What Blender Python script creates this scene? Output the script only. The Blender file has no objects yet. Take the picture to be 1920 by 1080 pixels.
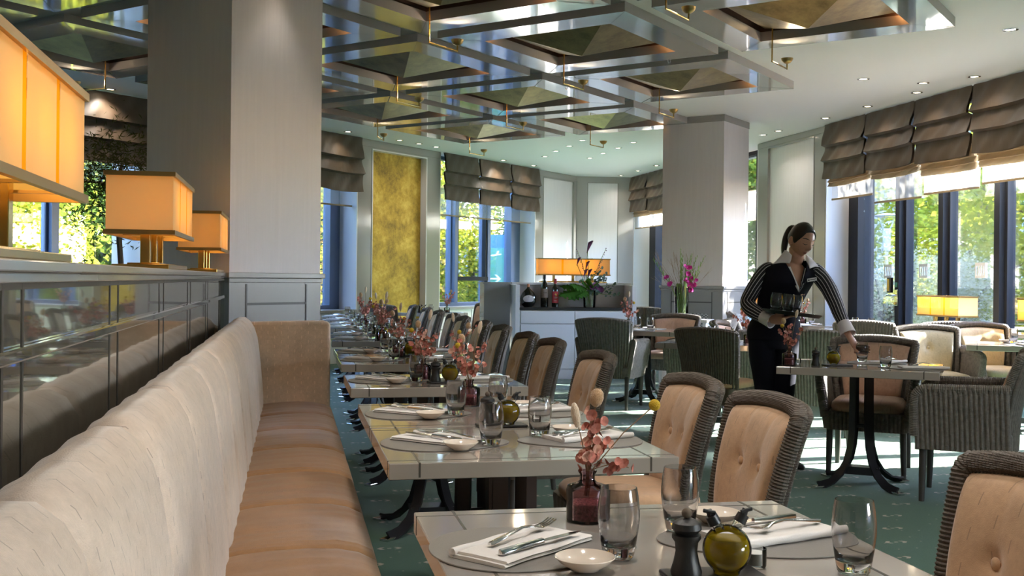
import bpy, math, random
from math import sin, cos, pi, radians, atan2, sqrt
from mathutils import Vector, Matrix, noise

S = bpy.context.scene
COL = S.collection

# ---------------------------------------------------------------- camera, sky, sun, exposure
YAW = atan2(412.0, 2020.0)
EYE = 1.25
cam_data = bpy.data.cameras.new('camera')
cam_data.sensor_width = 36.0
cam_data.lens = 2020.0 / 1920.0 * 36.0
cam_data.shift_y = -16.2 / 1920.0
cam_data.clip_start = 0.05
cam_data.clip_end = 300.0
cam = bpy.data.objects.new('camera', cam_data)
COL.objects.link(cam)
cam.matrix_world = (Matrix.Translation((0, 0, EYE)) @ Matrix.Rotation(-YAW, 4, 'Z')
                    @ Matrix.Rotation(pi / 2, 4, 'X') @ Matrix.Rotation(radians(0.57), 4, 'Z'))
S.camera = cam

S.view_settings.view_transform = 'Standard'
S.view_settings.look = 'None'
S.view_settings.gamma = 1.0
S.view_settings.use_curve_mapping = False
S.view_settings.exposure = 1.5

world = bpy.data.worlds.new('world')
S.world = world
world.use_nodes = True
wn = world.node_tree
bg = wn.nodes['Background']
sky = wn.nodes.new('ShaderNodeTexSky')
sky.sky_type = 'NISHITA'
sky.sun_disc = False
sky.sun_elevation = radians(31)
sky.sun_rotation = radians(88)
sky.air_density = 1.0
sky.dust_density = 0.6
sky.ozone_density = 2.0
tint = wn.nodes.new('ShaderNodeMix'); tint.data_type = 'RGBA'; tint.blend_type = 'MULTIPLY'; tint.inputs[0].default_value = 1.0
tint.inputs[7].default_value = (0.94, 0.96, 1.12, 1.0)
wn.links.new(sky.outputs[0], tint.inputs[6]); wn.links.new(tint.outputs[2], bg.inputs[0])
bg.inputs[1].default_value = 2.3

sun_data = bpy.data.lights.new('sun', 'SUN')
sun_data.energy = 27.0
sun_data.color = (1.0, 0.96, 0.91)
sun_data.angle = radians(0.6)
sun = bpy.data.objects.new('sun', sun_data)
COL.objects.link(sun)
sun.rotation_euler = Vector((0.86, 0.04, 0.50)).to_track_quat('Z', 'Y').to_euler()

S.cycles.max_bounces = 9
S.cycles.diffuse_bounces = 5
S.cycles.glossy_bounces = 4
S.cycles.transmission_bounces = 8
S.cycles.transparent_max_bounces = 16
S.cycles.caustics_reflective = False
S.cycles.caustics_refractive = False
S.cycles.sample_clamp_indirect = 4.0
S.cycles.use_denoising = True

# ---------------------------------------------------------------- mesh helpers
class MB:
    """collects faces, then links them as ONE mesh object"""
    def __init__(s):
        s.v = []; s.f = []

    def add(s, V, F):
        n = len(s.v)
        s.v += [tuple(p) for p in V]
        s.f += [tuple(i + n for i in f) for f in F]
        return s

    def box(s, x0, x1, y0, y1, z0, z1):
        V = [(x, y, z) for z in (z0, z1) for x, y in ((x0, y0), (x1, y0), (x1, y1), (x0, y1))]
        return s.add(V, [(3, 2, 1, 0), (4, 5, 6, 7), (0, 1, 5, 4), (1, 2, 6, 5), (2, 3, 7, 6), (3, 0, 4, 7)])

    def prism(s, poly, z0, z1):
        n = len(poly)
        V = [(x, y, z0) for x, y in poly] + [(x, y, z1) for x, y in poly]
        F = [tuple(range(n - 1, -1, -1)), tuple(range(n, 2 * n))]
        F += [(i, (i + 1) % n, n + (i + 1) % n, n + i) for i in range(n)]
        return s.add(V, F)

    def loft(s, loops, caps=True, closed=True):
        n = len(loops[0]); V = [p for L in loops for p in L]; F = []
        m = n if closed else n - 1
        for k in range(len(loops) - 1):
            for i in range(m):
                j = (i + 1) % n
                F.append((k * n + i, k * n + j, (k + 1) * n + j, (k + 1) * n + i))
        if caps and closed:
            F.append(tuple(range(n - 1, -1, -1)))
            F.append(tuple(range((len(loops) - 1) * n, len(loops) * n)))
        return s.add(V, F)

    def lathe(s, prof, n=24, c=(0, 0, 0), axis=None):
        loops = [[(c[0] + r * cos(2 * pi * i / n), c[1] + r * sin(2 * pi * i / n), c[2] + z) for i in range(n)] for r, z in prof]
        if axis is not None:
            q = Vector((0, 0, 1)).rotation_difference(Vector(axis)); cc = Vector(c)
            loops = [[tuple(cc + q @ (Vector(p) - cc)) for p in L] for L in loops]
        return s.loft(loops, caps=True)

    def tube(s, pts, r, n=8, caps=True, squash=None):
        pts = [Vector(p) for p in pts]
        if not isinstance(r, (list, tuple)): r = [r] * len(pts)
        loops = []; up = None
        for k, p in enumerate(pts):
            t = (pts[min(k + 1, len(pts) - 1)] - pts[max(k - 1, 0)]).normalized()
            if up is None:
                up = Vector((0, 0, 1)) if abs(t.z) < 0.9 else Vector((0, 1, 0))
            a = t.cross(up)
            if a.length < 1e-5: a = t.cross(Vector((1, 0, 0)))
            a.normalize(); b = a.cross(t).normalized(); up = b
            ka, kb = squash if squash else (1, 1)
            loops.append([tuple(p + a * (r[k] * ka * cos(2 * pi * i / n)) + b * (r[k] * kb * sin(2 * pi * i / n))) for i in range(n)])
        return s.loft(loops, caps=caps)

    def ball(s, c, rx, ry=None, rz=None, n=12, m=8, fn=None):
        ry = rx if ry is None else ry; rz = rx if rz is None else rz
        V = [(c[0], c[1], c[2] - rz)]; F = []
        for k in range(1, m):
            a = -pi / 2 + pi * k / m
            for i in range(n):
                b = 2 * pi * i / n
                V.append((c[0] + rx * cos(a) * cos(b), c[1] + ry * cos(a) * sin(b), c[2] + rz * sin(a)))
        V.append((c[0], c[1], c[2] + rz))
        for i in range(n):
            F.append((0, 1 + (i + 1) % n, 1 + i))
            F.append((len(V) - 1, 1 + (m - 2) * n + i, 1 + (m - 2) * n + (i + 1) % n))
        for k in range(m - 2):
            for i in range(n):
                j = (i + 1) % n
                F.append((1 + k * n + i, 1 + k * n + j, 1 + (k + 1) * n + j, 1 + (k + 1) * n + i))
        if fn: V = [fn(p) for p in V]
        return s.add(V, F)

    def grid(s, fn, nu, nv):
        V = [fn(i / nu, j / nv) for j in range(nv + 1) for i in range(nu + 1)]
        F = [(j * (nu + 1) + i, j * (nu + 1) + i + 1, (j + 1) * (nu + 1) + i + 1, (j + 1) * (nu + 1) + i) for j in range(nv) for i in range(nu)]
        return s.add(V, F)

    def xf(s, M):
        s.v = [tuple(M @ Vector(p)) for p in s.v]; return s

    def build(s, name, mat, parent=None, smooth=35, bevel=0.0, loc=None, rz=0.0, subsurf=0, segs=2):
        me = bpy.data.meshes.new(name)
        me.from_pydata(s.v, [], s.f)
        me.validate(); me.update()
        me.materials.append(mat)
        if smooth:
            me.polygons.foreach_set('use_smooth', [True] * len(me.polygons))
            me.set_sharp_from_angle(angle=radians(smooth))
        o = bpy.data.objects.new(name, me)
        COL.objects.link(o)
        if parent is not None: o.parent = parent
        if loc is not None: o.location = loc
        if rz: o.rotation_euler[2] = rz
        if bevel:
            b = o.modifiers.new('bevel', 'BEVEL'); b.width = bevel; b.segments = segs; b.limit_method = 'ANGLE'; b.angle_limit = radians(40)
        if subsurf:
            m = o.modifiers.new('subsurf', 'SUBSURF'); m.levels = subsurf; m.render_levels = subsurf
        return o


def tag(o, label=None, cat=None, group=None, kind=None):
    if label: o['label'] = label
    if cat: o['category'] = cat
    if group: o['group'] = group
    if kind: o['kind'] = kind
    return o


def thing(name, label, cat, loc=(0, 0, 0), rz=0.0, group=None):
    o = bpy.data.objects.new(name, None)
    o.empty_display_size = 0.1
    COL.objects.link(o)
    o.location = loc; o.rotation_euler = (0, 0, rz)
    return tag(o, label, cat, group)


KIDS = {}
def kids(o):
    return [c for c in bpy.data.objects if c.parent is o]


def dup(src, loc, rz=0.0, label=None, group=None, tree=None):
    """copy of a thing with copies of its parts and sub-parts"""
    key = src.name
    if key not in KIDS:
        KIDS[key] = [(c, kids(c)) for c in kids(src)]
    r = src.copy(); COL.objects.link(r)
    r.location = loc; r.rotation_euler = (0, 0, rz)
    if label: r['label'] = label
    if group: r['group'] = group
    for c, gs in KIDS[key]:
        k = c.copy(); COL.objects.link(k); k.parent = r
        for g in gs:
            h = g.copy(); COL.objects.link(h); h.parent = k
    return r


class Proto:
    """first call hands out the thing itself, later calls copies"""
    def __init__(s, maker): s.maker = maker; s.o = None
    def put(s, loc, rz, label, group=None):
        if s.o is None:
            s.o = s.maker(); KIDS.pop(s.o.name, None)
            s.o.location = loc; s.o.rotation_euler = (0, 0, rz)
            tag(s.o, label, None, group)
            return s.o
        return dup(s.o, loc, rz, label, group)


def structure(o):
    o['kind'] = 'structure'; return o

# ---------------------------------------------------------------- node helpers
class Nd:
    """a socket with arithmetic"""
    def __init__(s, nt, sock): s.nt = nt; s.s = sock
    def _m(s, op, *a):
        n = s.nt.nodes.new('ShaderNodeMath'); n.operation = op
        for i, x in enumerate((s,) + a):
            if isinstance(x, Nd): s.nt.links.new(x.s, n.inputs[i])
            else: n.inputs[i].default_value = x
        return Nd(s.nt, n.outputs[0])
    def __add__(s, o): return s._m('ADD', o)
    def __sub__(s, o): return s._m('SUBTRACT', o)
    def __mul__(s, o): return s._m('MULTIPLY', o)
    def abs(s): return s._m('ABSOLUTE')
    def frac(s): return s._m('FRACT')
    def floor(s): return s._m('FLOOR')
    def lt(s, x): return s._m('LESS_THAN', x)
    def gt(s, x): return s._m('GREATER_THAN', x)
    def max(s, x): return s._m('MAXIMUM', x)
    def sin(s): return s._m('SINE')
    def mod(s, x): return s._m('FLOORED_MODULO', x)


def new_mat(name):
    m = bpy.data.materials.new(name); m.use_nodes = True
    nt = m.node_tree
    return m, nt, nt.nodes['Principled BSDF']


def coords(nt, kind='Object'):
    t = nt.nodes.new('ShaderNodeTexCoord')
    x = nt.nodes.new('ShaderNodeSeparateXYZ')
    nt.links.new(t.outputs[kind], x.inputs[0])
    return [Nd(nt, x.outputs[i]) for i in range(3)], t.outputs[kind]


def noise_tex(nt, vec, scale, detail=3.0, rough=0.5, stretch=None):
    if stretch:
        mp = nt.nodes.new('ShaderNodeMapping'); nt.links.new(vec, mp.inputs[0]); mp.inputs['Scale'].default_value = stretch
        vec = mp.outputs[0]
    n = nt.nodes.new('ShaderNodeTexNoise'); n.inputs['Scale'].default_value = scale
    n.inputs['Detail'].default_value = detail; n.inputs['Roughness'].default_value = rough
    nt.links.new(vec, n.inputs['Vector'])
    return Nd(nt, n.outputs[0])


def mix_col(nt, fac, a, b):
    n = nt.nodes.new('ShaderNodeMix'); n.data_type = 'RGBA'
    if isinstance(fac, Nd): nt.links.new(fac.s, n.inputs[0])
    else: n.inputs[0].default_value = fac
    for i, c in ((6, a), (7, b)):
        if isinstance(c, tuple): n.inputs[i].default_value = (*c, 1.0)
        else: nt.links.new(c, n.inputs[i])
    return n.outputs[2]


def ramp(nt, fac, stops):
    n = nt.nodes.new('ShaderNodeValToRGB'); nt.links.new(fac.s, n.inputs[0])
    e = n.color_ramp.elements
    while len(e) < len(stops): e.new(0.5)
    for k, (p, c) in enumerate(stops): e[k].position = p; e[k].color = (*c, 1.0)
    return n.outputs[0]


def bump(nt, bsdf, h, strength=0.3, dist=0.01):
    b = nt.nodes.new('ShaderNodeBump'); b.inputs['Strength'].default_value = strength; b.inputs['Distance'].default_value = dist
    nt.links.new(h.s, b.inputs['Height']); nt.links.new(b.outputs[0], bsdf.inputs['Normal'])


def simple(name, col, rough=0.5, metal=0.0, coat=0.0, spec=0.5, var=0.0, vscale=8.0, bmp=0.0, bscale=60.0, stretch=None, sheen=0.0):
    m, nt, b = new_mat(name)
    b.inputs['Base Color'].default_value = (*col, 1); b.inputs['Roughness'].default_value = rough
    b.inputs['Metallic'].default_value = metal; b.inputs['Coat Weight'].default_value = coat
    b.inputs['Coat Roughness'].default_value = 0.06; b.inputs['Specular IOR Level'].default_value = spec
    b.inputs['Sheen Weight'].default_value = sheen
    if var or bmp:
        _, vec = coords(nt)
        if var:
            n = noise_tex(nt, vec, vscale, 4.0, 0.55, stretch)
            nt.links.new(ramp(nt, n, [(0.3, tuple(c * (1 - var) for c in col)), (0.7, tuple(min(1, c * (1 + var)) for c in col))]), b.inputs['Base Color'])
        if bmp:
            bump(nt, b, noise_tex(nt, vec, bscale, 3.0, 0.6, stretch), bmp, 0.004)
    return m


def glass(name, col, rough=0.0, ior=1.45):
    m, nt, b = new_mat(name)
    nt.nodes.remove(b)
    g = nt.nodes.new('ShaderNodeBsdfGlass'); g.inputs['Color'].default_value = (*col, 1); g.inputs['Roughness'].default_value = rough; g.inputs['IOR'].default_value = ior
    nt.links.new(g.outputs[0], nt.nodes['Material Output'].inputs[0])
    return m


def thin(name, col, gloss=0.08, rough=0.0, tint=None):
    """thin clear sheet: see-through with a fresnel mirror on top"""
    m, nt, b = new_mat(name)
    nt.nodes.remove(b)
    t = nt.nodes.new('ShaderNodeBsdfTransparent'); t.inputs[0].default_value = (*col, 1)
    g = nt.nodes.new('ShaderNodeBsdfGlossy'); g.inputs['Roughness'].default_value = rough
    lw = nt.nodes.new('ShaderNodeFresnel'); lw.inputs[0].default_value = 1.45
    f = Nd(nt, lw.outputs[0]) * gloss
    mx = nt.nodes.new('ShaderNodeMixShader')
    nt.links.new(f.s, mx.inputs[0]); nt.links.new(t.outputs[0], mx.inputs[1]); nt.links.new(g.outputs[0], mx.inputs[2])
    nt.links.new(mx.outputs[0], nt.nodes['Material Output'].inputs[0])
    return m


def cloth_through(name, col, trans, clear=0.0, bmp=True, trans_w=0.5):
    """cloth that lets light through: diffuse + translucent (+ a little open weave)"""
    m, nt, b = new_mat(name)
    nt.nodes.remove(b)
    d = nt.nodes.new('ShaderNodeBsdfDiffuse'); d.inputs[0].default_value = (*col, 1)
    t = nt.nodes.new('ShaderNodeBsdfTranslucent'); t.inputs[0].default_value = (*trans, 1)
    mx = nt.nodes.new('ShaderNodeMixShader'); mx.inputs[0].default_value = trans_w
    nt.links.new(d.outputs[0], mx.inputs[1]); nt.links.new(t.outputs[0], mx.inputs[2])
    out = mx.outputs[0]
    if clear:
        c = nt.nodes.new('ShaderNodeBsdfTransparent'); m2 = nt.nodes.new('ShaderNodeMixShader'); m2.inputs[0].default_value = clear
        nt.links.new(out, m2.inputs[1]); nt.links.new(c.outputs[0], m2.inputs[2]); out = m2.outputs[0]
    nt.links.new(out, nt.nodes['Material Output'].inputs[0])
    return m


def emit(name, col, strength):
    m, nt, b = new_mat(name)
    b.inputs['Base Color'].default_value = (0, 0, 0, 1)
    b.inputs['Emission Color'].default_value = (*col, 1); b.inputs['Emission Strength'].default_value = strength
    return m
# ---------------------------------------------------------------- materials
M = {}
M['ceiling'] = simple('ceiling_paint', (0.86, 0.87, 0.86), 0.55)
M['lacquer'] = simple('taupe_lacquer', (0.40, 0.385, 0.375), 0.05, coat=0.7, spec=0.6)
M['lacquer_wall'] = simple('grey_lacquer', (0.33, 0.315, 0.30), 0.16, coat=0.4)
M['lacquer_dark'] = simple('dark_taupe_lacquer', (0.11, 0.10, 0.08), 0.02, coat=0.8, spec=0.8)
M['lacquer_pale'] = simple('pale_grey_lacquer', (0.78, 0.77, 0.79), 0.25, coat=0.2)
M['fascia'] = simple('mauve_grey_fascia', (0.42, 0.385, 0.38), 0.3)
M['groove'] = simple('groove_shadow_gap', (0.05, 0.045, 0.04), 0.5)
M['cavity'] = simple('brown_cavity_paint', (0.09, 0.055, 0.045), 0.35)
M['frame'] = simple('anthracite_window_metal', (0.020, 0.021, 0.025), 0.65, spec=0.2)
M['frame_sky_tint'] = simple('sky_tinted_window_metal', (0.11, 0.155, 0.26), 0.4, metal=0.2)  # anthracite frame with the blue sky reflection painted into its colour
M['sill'] = simple('grey_sill', (0.30, 0.29, 0.28), 0.3)
M['wainscot'] = simple('wainscot_lacquer', (0.22, 0.21, 0.20), 0.30, spec=0.35)
M['white'] = simple('white_paint', (0.72, 0.70, 0.69), 0.45)
M['brass'] = simple('polished_brass', (0.62, 0.42, 0.14), 0.18, metal=1.0)
M['brass_old'] = simple('aged_brass', (0.42, 0.28, 0.11), 0.35, metal=1.0)
M['chrome'] = simple('chrome', (0.75, 0.75, 0.76), 0.12, metal=1.0)
M['steel'] = simple('steel_cutlery', (0.70, 0.68, 0.66), 0.14, metal=1.0)
M['black'] = simple('black_satin', (0.012, 0.012, 0.014), 0.35)
M['black_metal'] = simple('black_table_base', (0.018, 0.018, 0.022), 0.28, metal=0.2)
M['mill'] = simple('black_wood', (0.010, 0.009, 0.009), 0.45, bmp=0.3, bscale=80, stretch=(1, 1, 0.1))
M['mat'] = simple('grey_leather_placemat', (0.21, 0.195, 0.18), 0.38, bmp=0.15, bscale=300)
M['napkin'] = simple('white_linen', (0.80, 0.76, 0.73), 0.85, bmp=0.2, bscale=260, sheen=0.3)
M['china'] = simple('cream_china', (0.78, 0.68, 0.58), 0.12, coat=0.5)
M['stem'] = simple('dry_stem', (0.25, 0.15, 0.08), 0.8)
M['coral'] = simple('coral_dried_leaf', (0.44, 0.145, 0.105), 0.7, var=0.5, vscale=35)
M['coral_pale'] = simple('pale_pink_dried_petal', (0.56, 0.30, 0.22), 0.7, var=0.4, vscale=35)
M['bunny'] = simple('bunny_tail_grass', (0.70, 0.54, 0.38), 0.95, bmp=1.0, bscale=220, sheen=1.0)
M['teasel'] = simple('teasel_head', (0.50, 0.31, 0.16), 0.9, bmp=1.0, bscale=260, sheen=0.5)
M['billy'] = simple('yellow_billy_button', (0.55, 0.36, 0.02), 0.9, bmp=1.0, bscale=300)
M['gravel'] = simple('rose_gravel', (0.42, 0.20, 0.16), 0.7, var=0.6, vscale=160, bmp=1.0, bscale=190)
M['vase'] = glass('mauve_glass', (0.86, 0.72, 0.76))
M['vase_green'] = glass('pale_green_glass', (0.86, 0.95, 0.91))
M['tumbler'] = glass('smoked_glass', (0.89, 0.885, 0.885))
M['clear'] = glass('clear_glass', (0.97, 0.98, 0.98))
M['clear_thin'] = thin('thin_clear_glass', (0.95, 0.96, 0.95), 1.0)
M['vase_thin'] = thin('thin_mauve_glass', (0.80, 0.66, 0.71), 1.0)
M['vase_green_thin'] = thin('thin_green_glass', (0.84, 0.92, 0.88), 1.0)
M['oil'] = cloth_through('olive_oil', (0.55, 0.40, 0.01), (0.85, 0.62, 0.02), 0.35, trans_w=0.7)
M['vinegar'] = simple('dark_vinegar', (0.02, 0.008, 0.004), 0.1)
M['salt'] = simple('salt', (0.78, 0.77, 0.75), 0.9)
M['window_glass'] = thin('window_glass', (0.97, 0.985, 0.98), 0.55)
M['decal'] = simple('white_decal', (0.85, 0.85, 0.85), 0.6)
M['shade'] = cloth_through('cream_lampshade', (0.80, 0.67, 0.38), (0.90, 0.47, 0.018), 0.0, trans_w=0.40)
M['shade_seam'] = cloth_through('amber_lampshade_strip', (0.80, 0.40, 0.02), (0.85, 0.38, 0.01), 0.0, trans_w=0.55)
M['sheer_clear'] = cloth_through('clear_sheer_blind', (0.62, 0.60, 0.56), (0.55, 0.53, 0.48), 0.66, trans_w=0.35)
M['sheer'] = cloth_through('white_sheer_blind', (0.85, 0.83, 0.78), (0.93, 0.90, 0.82), 0.12, trans_w=0.6)
M['lining'] = cloth_through('sand_blind_lining', (0.46, 0.36, 0.24), (0.34, 0.26, 0.17), 0.0, trans_w=0.25)
M['downlight'] = emit('downlight_lamp', (1.0, 0.80, 0.55), 9.0)
M['coffer_bulb'] = emit('coffer_bulb', (1.0, 0.45, 0.14), 60.0)
M['bulb'] = emit('warm_bulb', (1.0, 0.50, 0.18), 8.0)
M['skin'] = simple('skin', (0.52, 0.275, 0.185), 0.45, var=0.08, vscale=30)
M['hair'] = simple('dark_hair', (0.012, 0.008, 0.007), 0.30, bmp=0.4, bscale=120, stretch=(1, 1, 0.15))
M['vest'] = simple('navy_waistcoat', (0.006, 0.006, 0.012), 0.8, spec=0.15, bmp=0.2, bscale=300)
M['trousers'] = simple('navy_trousers', (0.006, 0.0065, 0.013), 0.8, spec=0.15, bmp=0.2, bscale=300)
M['cuff'] = simple('white_shirt_cotton', (0.74, 0.69, 0.71), 0.8)
M['shoe'] = simple('black_shoe_leather', (0.012, 0.012, 0.013), 0.3)
M['lip'] = simple('lip', (0.36, 0.11, 0.09), 0.4)
M['leaf_green'] = cloth_through('tropical_leaf', (0.06, 0.17, 0.03), (0.12, 0.25, 0.03), 0.0, trans_w=0.25)
M['euca'] = simple('eucalyptus_leaf', (0.10, 0.17, 0.13), 0.6)
M['calla'] = simple('purple_calla', (0.16, 0.05, 0.13), 0.4)
M['magenta'] = simple('magenta_gladiolus', (0.55, 0.03, 0.26), 0.6)
M['grass_green'] = simple('gladiolus_stem_green', (0.16, 0.27, 0.05), 0.6)
M['bottle'] = simple('dark_wine_bottle', (0.008, 0.010, 0.008), 0.06, coat=0.5)
M['label_cream'] = simple('cream_paper_label', (0.62, 0.58, 0.60), 0.7)
M['label_tan'] = simple('tan_paper_label', (0.33, 0.27, 0.24), 0.7)
M['label_red'] = simple('red_paper_label', (0.52, 0.035, 0.05), 0.6)
M['label_yellow'] = simple('yellow_print', (0.75, 0.48, 0.06), 0.6)
M['copper'] = simple('copper_capsule', (0.40, 0.16, 0.08), 0.4, metal=0.4)
M['trunk'] = simple('bark', (0.12, 0.09, 0.065), 0.9, bmp=0.8, bscale=30)
M['paving'] = simple('outside_paving', (0.11, 0.11, 0.115), 0.85, var=0.15, vscale=1.5)
M['lawn'] = simple('lawn', (0.030, 0.045, 0.018), 0.9, var=0.4, vscale=3)
M['sign_green'] = simple('sign_green', (0.05, 0.24, 0.16), 0.5)
M['sign_blue'] = simple('sign_blue', (0.03, 0.15, 0.50), 0.5)
M['steel_pole'] = simple('grey_pole', (0.32, 0.36, 0.42), 0.4, metal=0.3)


def leaf_mat(name, c1, c2, tr):
    m, nt, b = new_mat(name); nt.nodes.remove(b)
    _, vec = coords(nt)
    n = noise_tex(nt, vec, 1.6, 4.0, 0.7)
    col = ramp(nt, n, [(0.35, c1), (0.65, c2)])
    d = nt.nodes.new('ShaderNodeBsdfDiffuse'); nt.links.new(col, d.inputs[0])
    t = nt.nodes.new('ShaderNodeBsdfTranslucent'); nt.links.new(mix_col(nt, 0.5, col, tr), t.inputs[0])
    mx = nt.nodes.new('ShaderNodeMixShader'); mx.inputs[0].default_value = 0.5
    nt.links.new(d.outputs[0], mx.inputs[1]); nt.links.new(t.outputs[0], mx.inputs[2])
    nt.links.new(mx.outputs[0], nt.nodes['Material Output'].inputs[0])
    return m

M['leaf_yellow'] = leaf_mat('yellow_green_leaves', (0.128, 0.188, 0.022), (0.330, 0.307, 0.033), (0.405, 0.375, 0.038))
M['leaf_mid'] = leaf_mat('green_leaves', (0.051, 0.106, 0.019), (0.158, 0.209, 0.032), (0.220, 0.283, 0.032))
M['leaf_dark'] = leaf_mat('deep_green_leaves', (0.017, 0.044, 0.012), (0.057, 0.106, 0.026), (0.088, 0.164, 0.032))
M['leaf_silver'] = leaf_mat('silver_olive_leaves', (0.330, 0.315, 0.195), (0.630, 0.600, 0.420), (0.540, 0.525, 0.300))
M['leaf_olive'] = leaf_mat('olive_tree_leaves', (0.021, 0.025, 0.008), (0.059, 0.059, 0.025), (0.084, 0.084, 0.021))
M['leaf_orange'] = leaf_mat('turning_leaves', (0.315, 0.225, 0.038), (0.525, 0.345, 0.090), (0.570, 0.390, 0.083))


def m_plaster():
    m, nt, b = new_mat('linen_wall_covering')
    _, vec = coords(nt)
    n = noise_tex(nt, vec, 30, 4, 0.6, (1, 1, 0.06))
    nt.links.new(ramp(nt, n, [(0.3, (0.64, 0.60, 0.61)), (0.7, (0.68, 0.64, 0.65))]), b.inputs['Base Color'])
    b.inputs['Roughness'].default_value = 0.8
    bump(nt, b, noise_tex(nt, vec, 45, 4, 0.65, (1, 1, 0.05)), 0.35, 0.004)
    return m
M['plaster'] = m_plaster()


def m_panel():
    m, nt, b = new_mat('white_linen_panel')
    _, vec = coords(nt)
    n = noise_tex(nt, vec, 30, 4, 0.6, (1, 1, 0.06))
    nt.links.new(ramp(nt, n, [(0.3, (0.70, 0.68, 0.70)), (0.7, (0.74, 0.72, 0.74))]), b.inputs['Base Color'])
    b.inputs['Roughness'].default_value = 0.8
    bump(nt, b, n, 0.15, 0.003)
    return m
M['panel'] = m_panel()


def m_gold():
    m, nt, b = new_mat('gold_leaf_panel')
    _, vec = coords(nt)
    n = noise_tex(nt, vec, 2.2, 9, 0.72)
    n2 = noise_tex(nt, vec, 9, 6, 0.75)
    f = n * 0.65 + n2 * 0.35
    nt.links.new(ramp(nt, f, [(0.36, (0.16, 0.10, 0.02)), (0.50, (0.46, 0.30, 0.04)), (0.64, (0.72, 0.52, 0.12))]), b.inputs['Base Color'])
    b.inputs['Metallic'].default_value = 0.55; b.inputs['Roughness'].default_value = 0.45
    bump(nt, b, n2, 0.2, 0.004)
    return m
M['gold'] = m_gold()


def m_pyramid():
    m, nt, b = new_mat('patinated_gold_pyramid')
    _, vec = coords(nt)
    n = noise_tex(nt, vec, 6, 7, 0.7)
    nt.links.new(ramp(nt, n, [(0.3, (0.15, 0.105, 0.04)), (0.7, (0.36, 0.27, 0.105))]), b.inputs['Base Color'])
    b.inputs['Metallic'].default_value = 0.8; b.inputs['Roughness'].default_value = 0.36
    return m
M['pyramid'] = m_pyramid()


def m_upholstery(name, c, axes, pitch, dash, dark=0.55, rough=0.9):
    """chenille with rows of short woven dashes; axes = (along rows, along dash)"""
    m, nt, b = new_mat(name)
    xyz, vec = coords(nt)
    u = xyz[axes[0]] * (1 / pitch[0]); v = xyz[axes[1]] * (1 / pitch[1])
    v2 = v + u.floor().mod(2.0) * 0.5
    mask = ((u.frac() - 0.5).abs().lt(dash[0] / pitch[0] / 2)) * ((v2.frac() - 0.5).abs().lt(dash[1] / pitch[1] / 2))
    n = noise_tex(nt, vec, 70, 3, 0.6)
    n2 = noise_tex(nt, vec, 7, 3, 0.6)
    base = ramp(nt, n * 0.4 + n2 * 0.6, [(0.35, tuple(x * 0.85 for x in c)), (0.65, tuple(x * 1.12 for x in c))])
    nt.links.new(mix_col(nt, mask * 0.8, base, tuple(x * dark for x in c)), b.inputs['Base Color'])
    b.inputs['Roughness'].default_value = rough; b.inputs['Sheen Weight'].default_value = 0.5; b.inputs['Sheen Roughness'].default_value = 0.4
    h = noise_tex(nt, vec, 380, 2, 0.6) * 0.5 - mask * 0.8
    bump(nt, b, h, 0.5, 0.003)
    return m
M['bench_back'] = m_upholstery('beige_chenille', (0.58, 0.475, 0.40), (1, 2), (0.036, 0.052), (0.0028, 0.018), 0.5)
M['bench_seat'] = m_upholstery('tan_chenille_seat', (0.34, 0.175, 0.072), (0, 1), (0.06, 0.09), (0.03, 0.0035), 0.75)
M['bench_end'] = m_upholstery('tan_chenille_end', (0.62, 0.46, 0.33), (0, 2), (0.042, 0.058), (0.005, 0.018), 1.28)
M['cushion'] = m_upholstery('peach_chair_cushion', (0.54, 0.335, 0.195), (0, 2), (0.06, 0.075), (0.003, 0.028), 0.6)
M['cushion_pink'] = m_upholstery('rose_chair_cushion', (0.55, 0.34, 0.24), (0, 2), (0.06, 0.075), (0.003, 0.028), 0.6)
M['cushion_sand'] = m_upholstery('sand_chair_cushion', (0.55, 0.45, 0.28), (0, 2), (0.06, 0.075), (0.003, 0.028), 0.6)


def m_wicker(name, c, rough=0.42):
    m, nt, b = new_mat(name)
    xyz, vec = coords(nt)
    w = (xyz[2] * 1300).sin()
    n = noise_tex(nt, vec, 40, 3, 0.6)
    nt.links.new(ramp(nt, n, [(0.3, tuple(x * 0.75 for x in c)), (0.7, tuple(x * 1.3 for x in c))]), b.inputs['Base Color'])
    b.inputs['Roughness'].default_value = rough
    bump(nt, b, w * 0.3 + noise_tex(nt, vec, 260, 2, 0.6), 0.7, 0.003)
    return m
M['wicker'] = m_wicker('dark_brown_wicker', (0.095, 0.072, 0.055))
M['wicker_grey'] = m_wicker('grey_green_wicker', (0.175, 0.150, 0.128))
M['wicker_leg'] = simple('dark_chair_leg', (0.045, 0.038, 0.032), 0.45)


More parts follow.
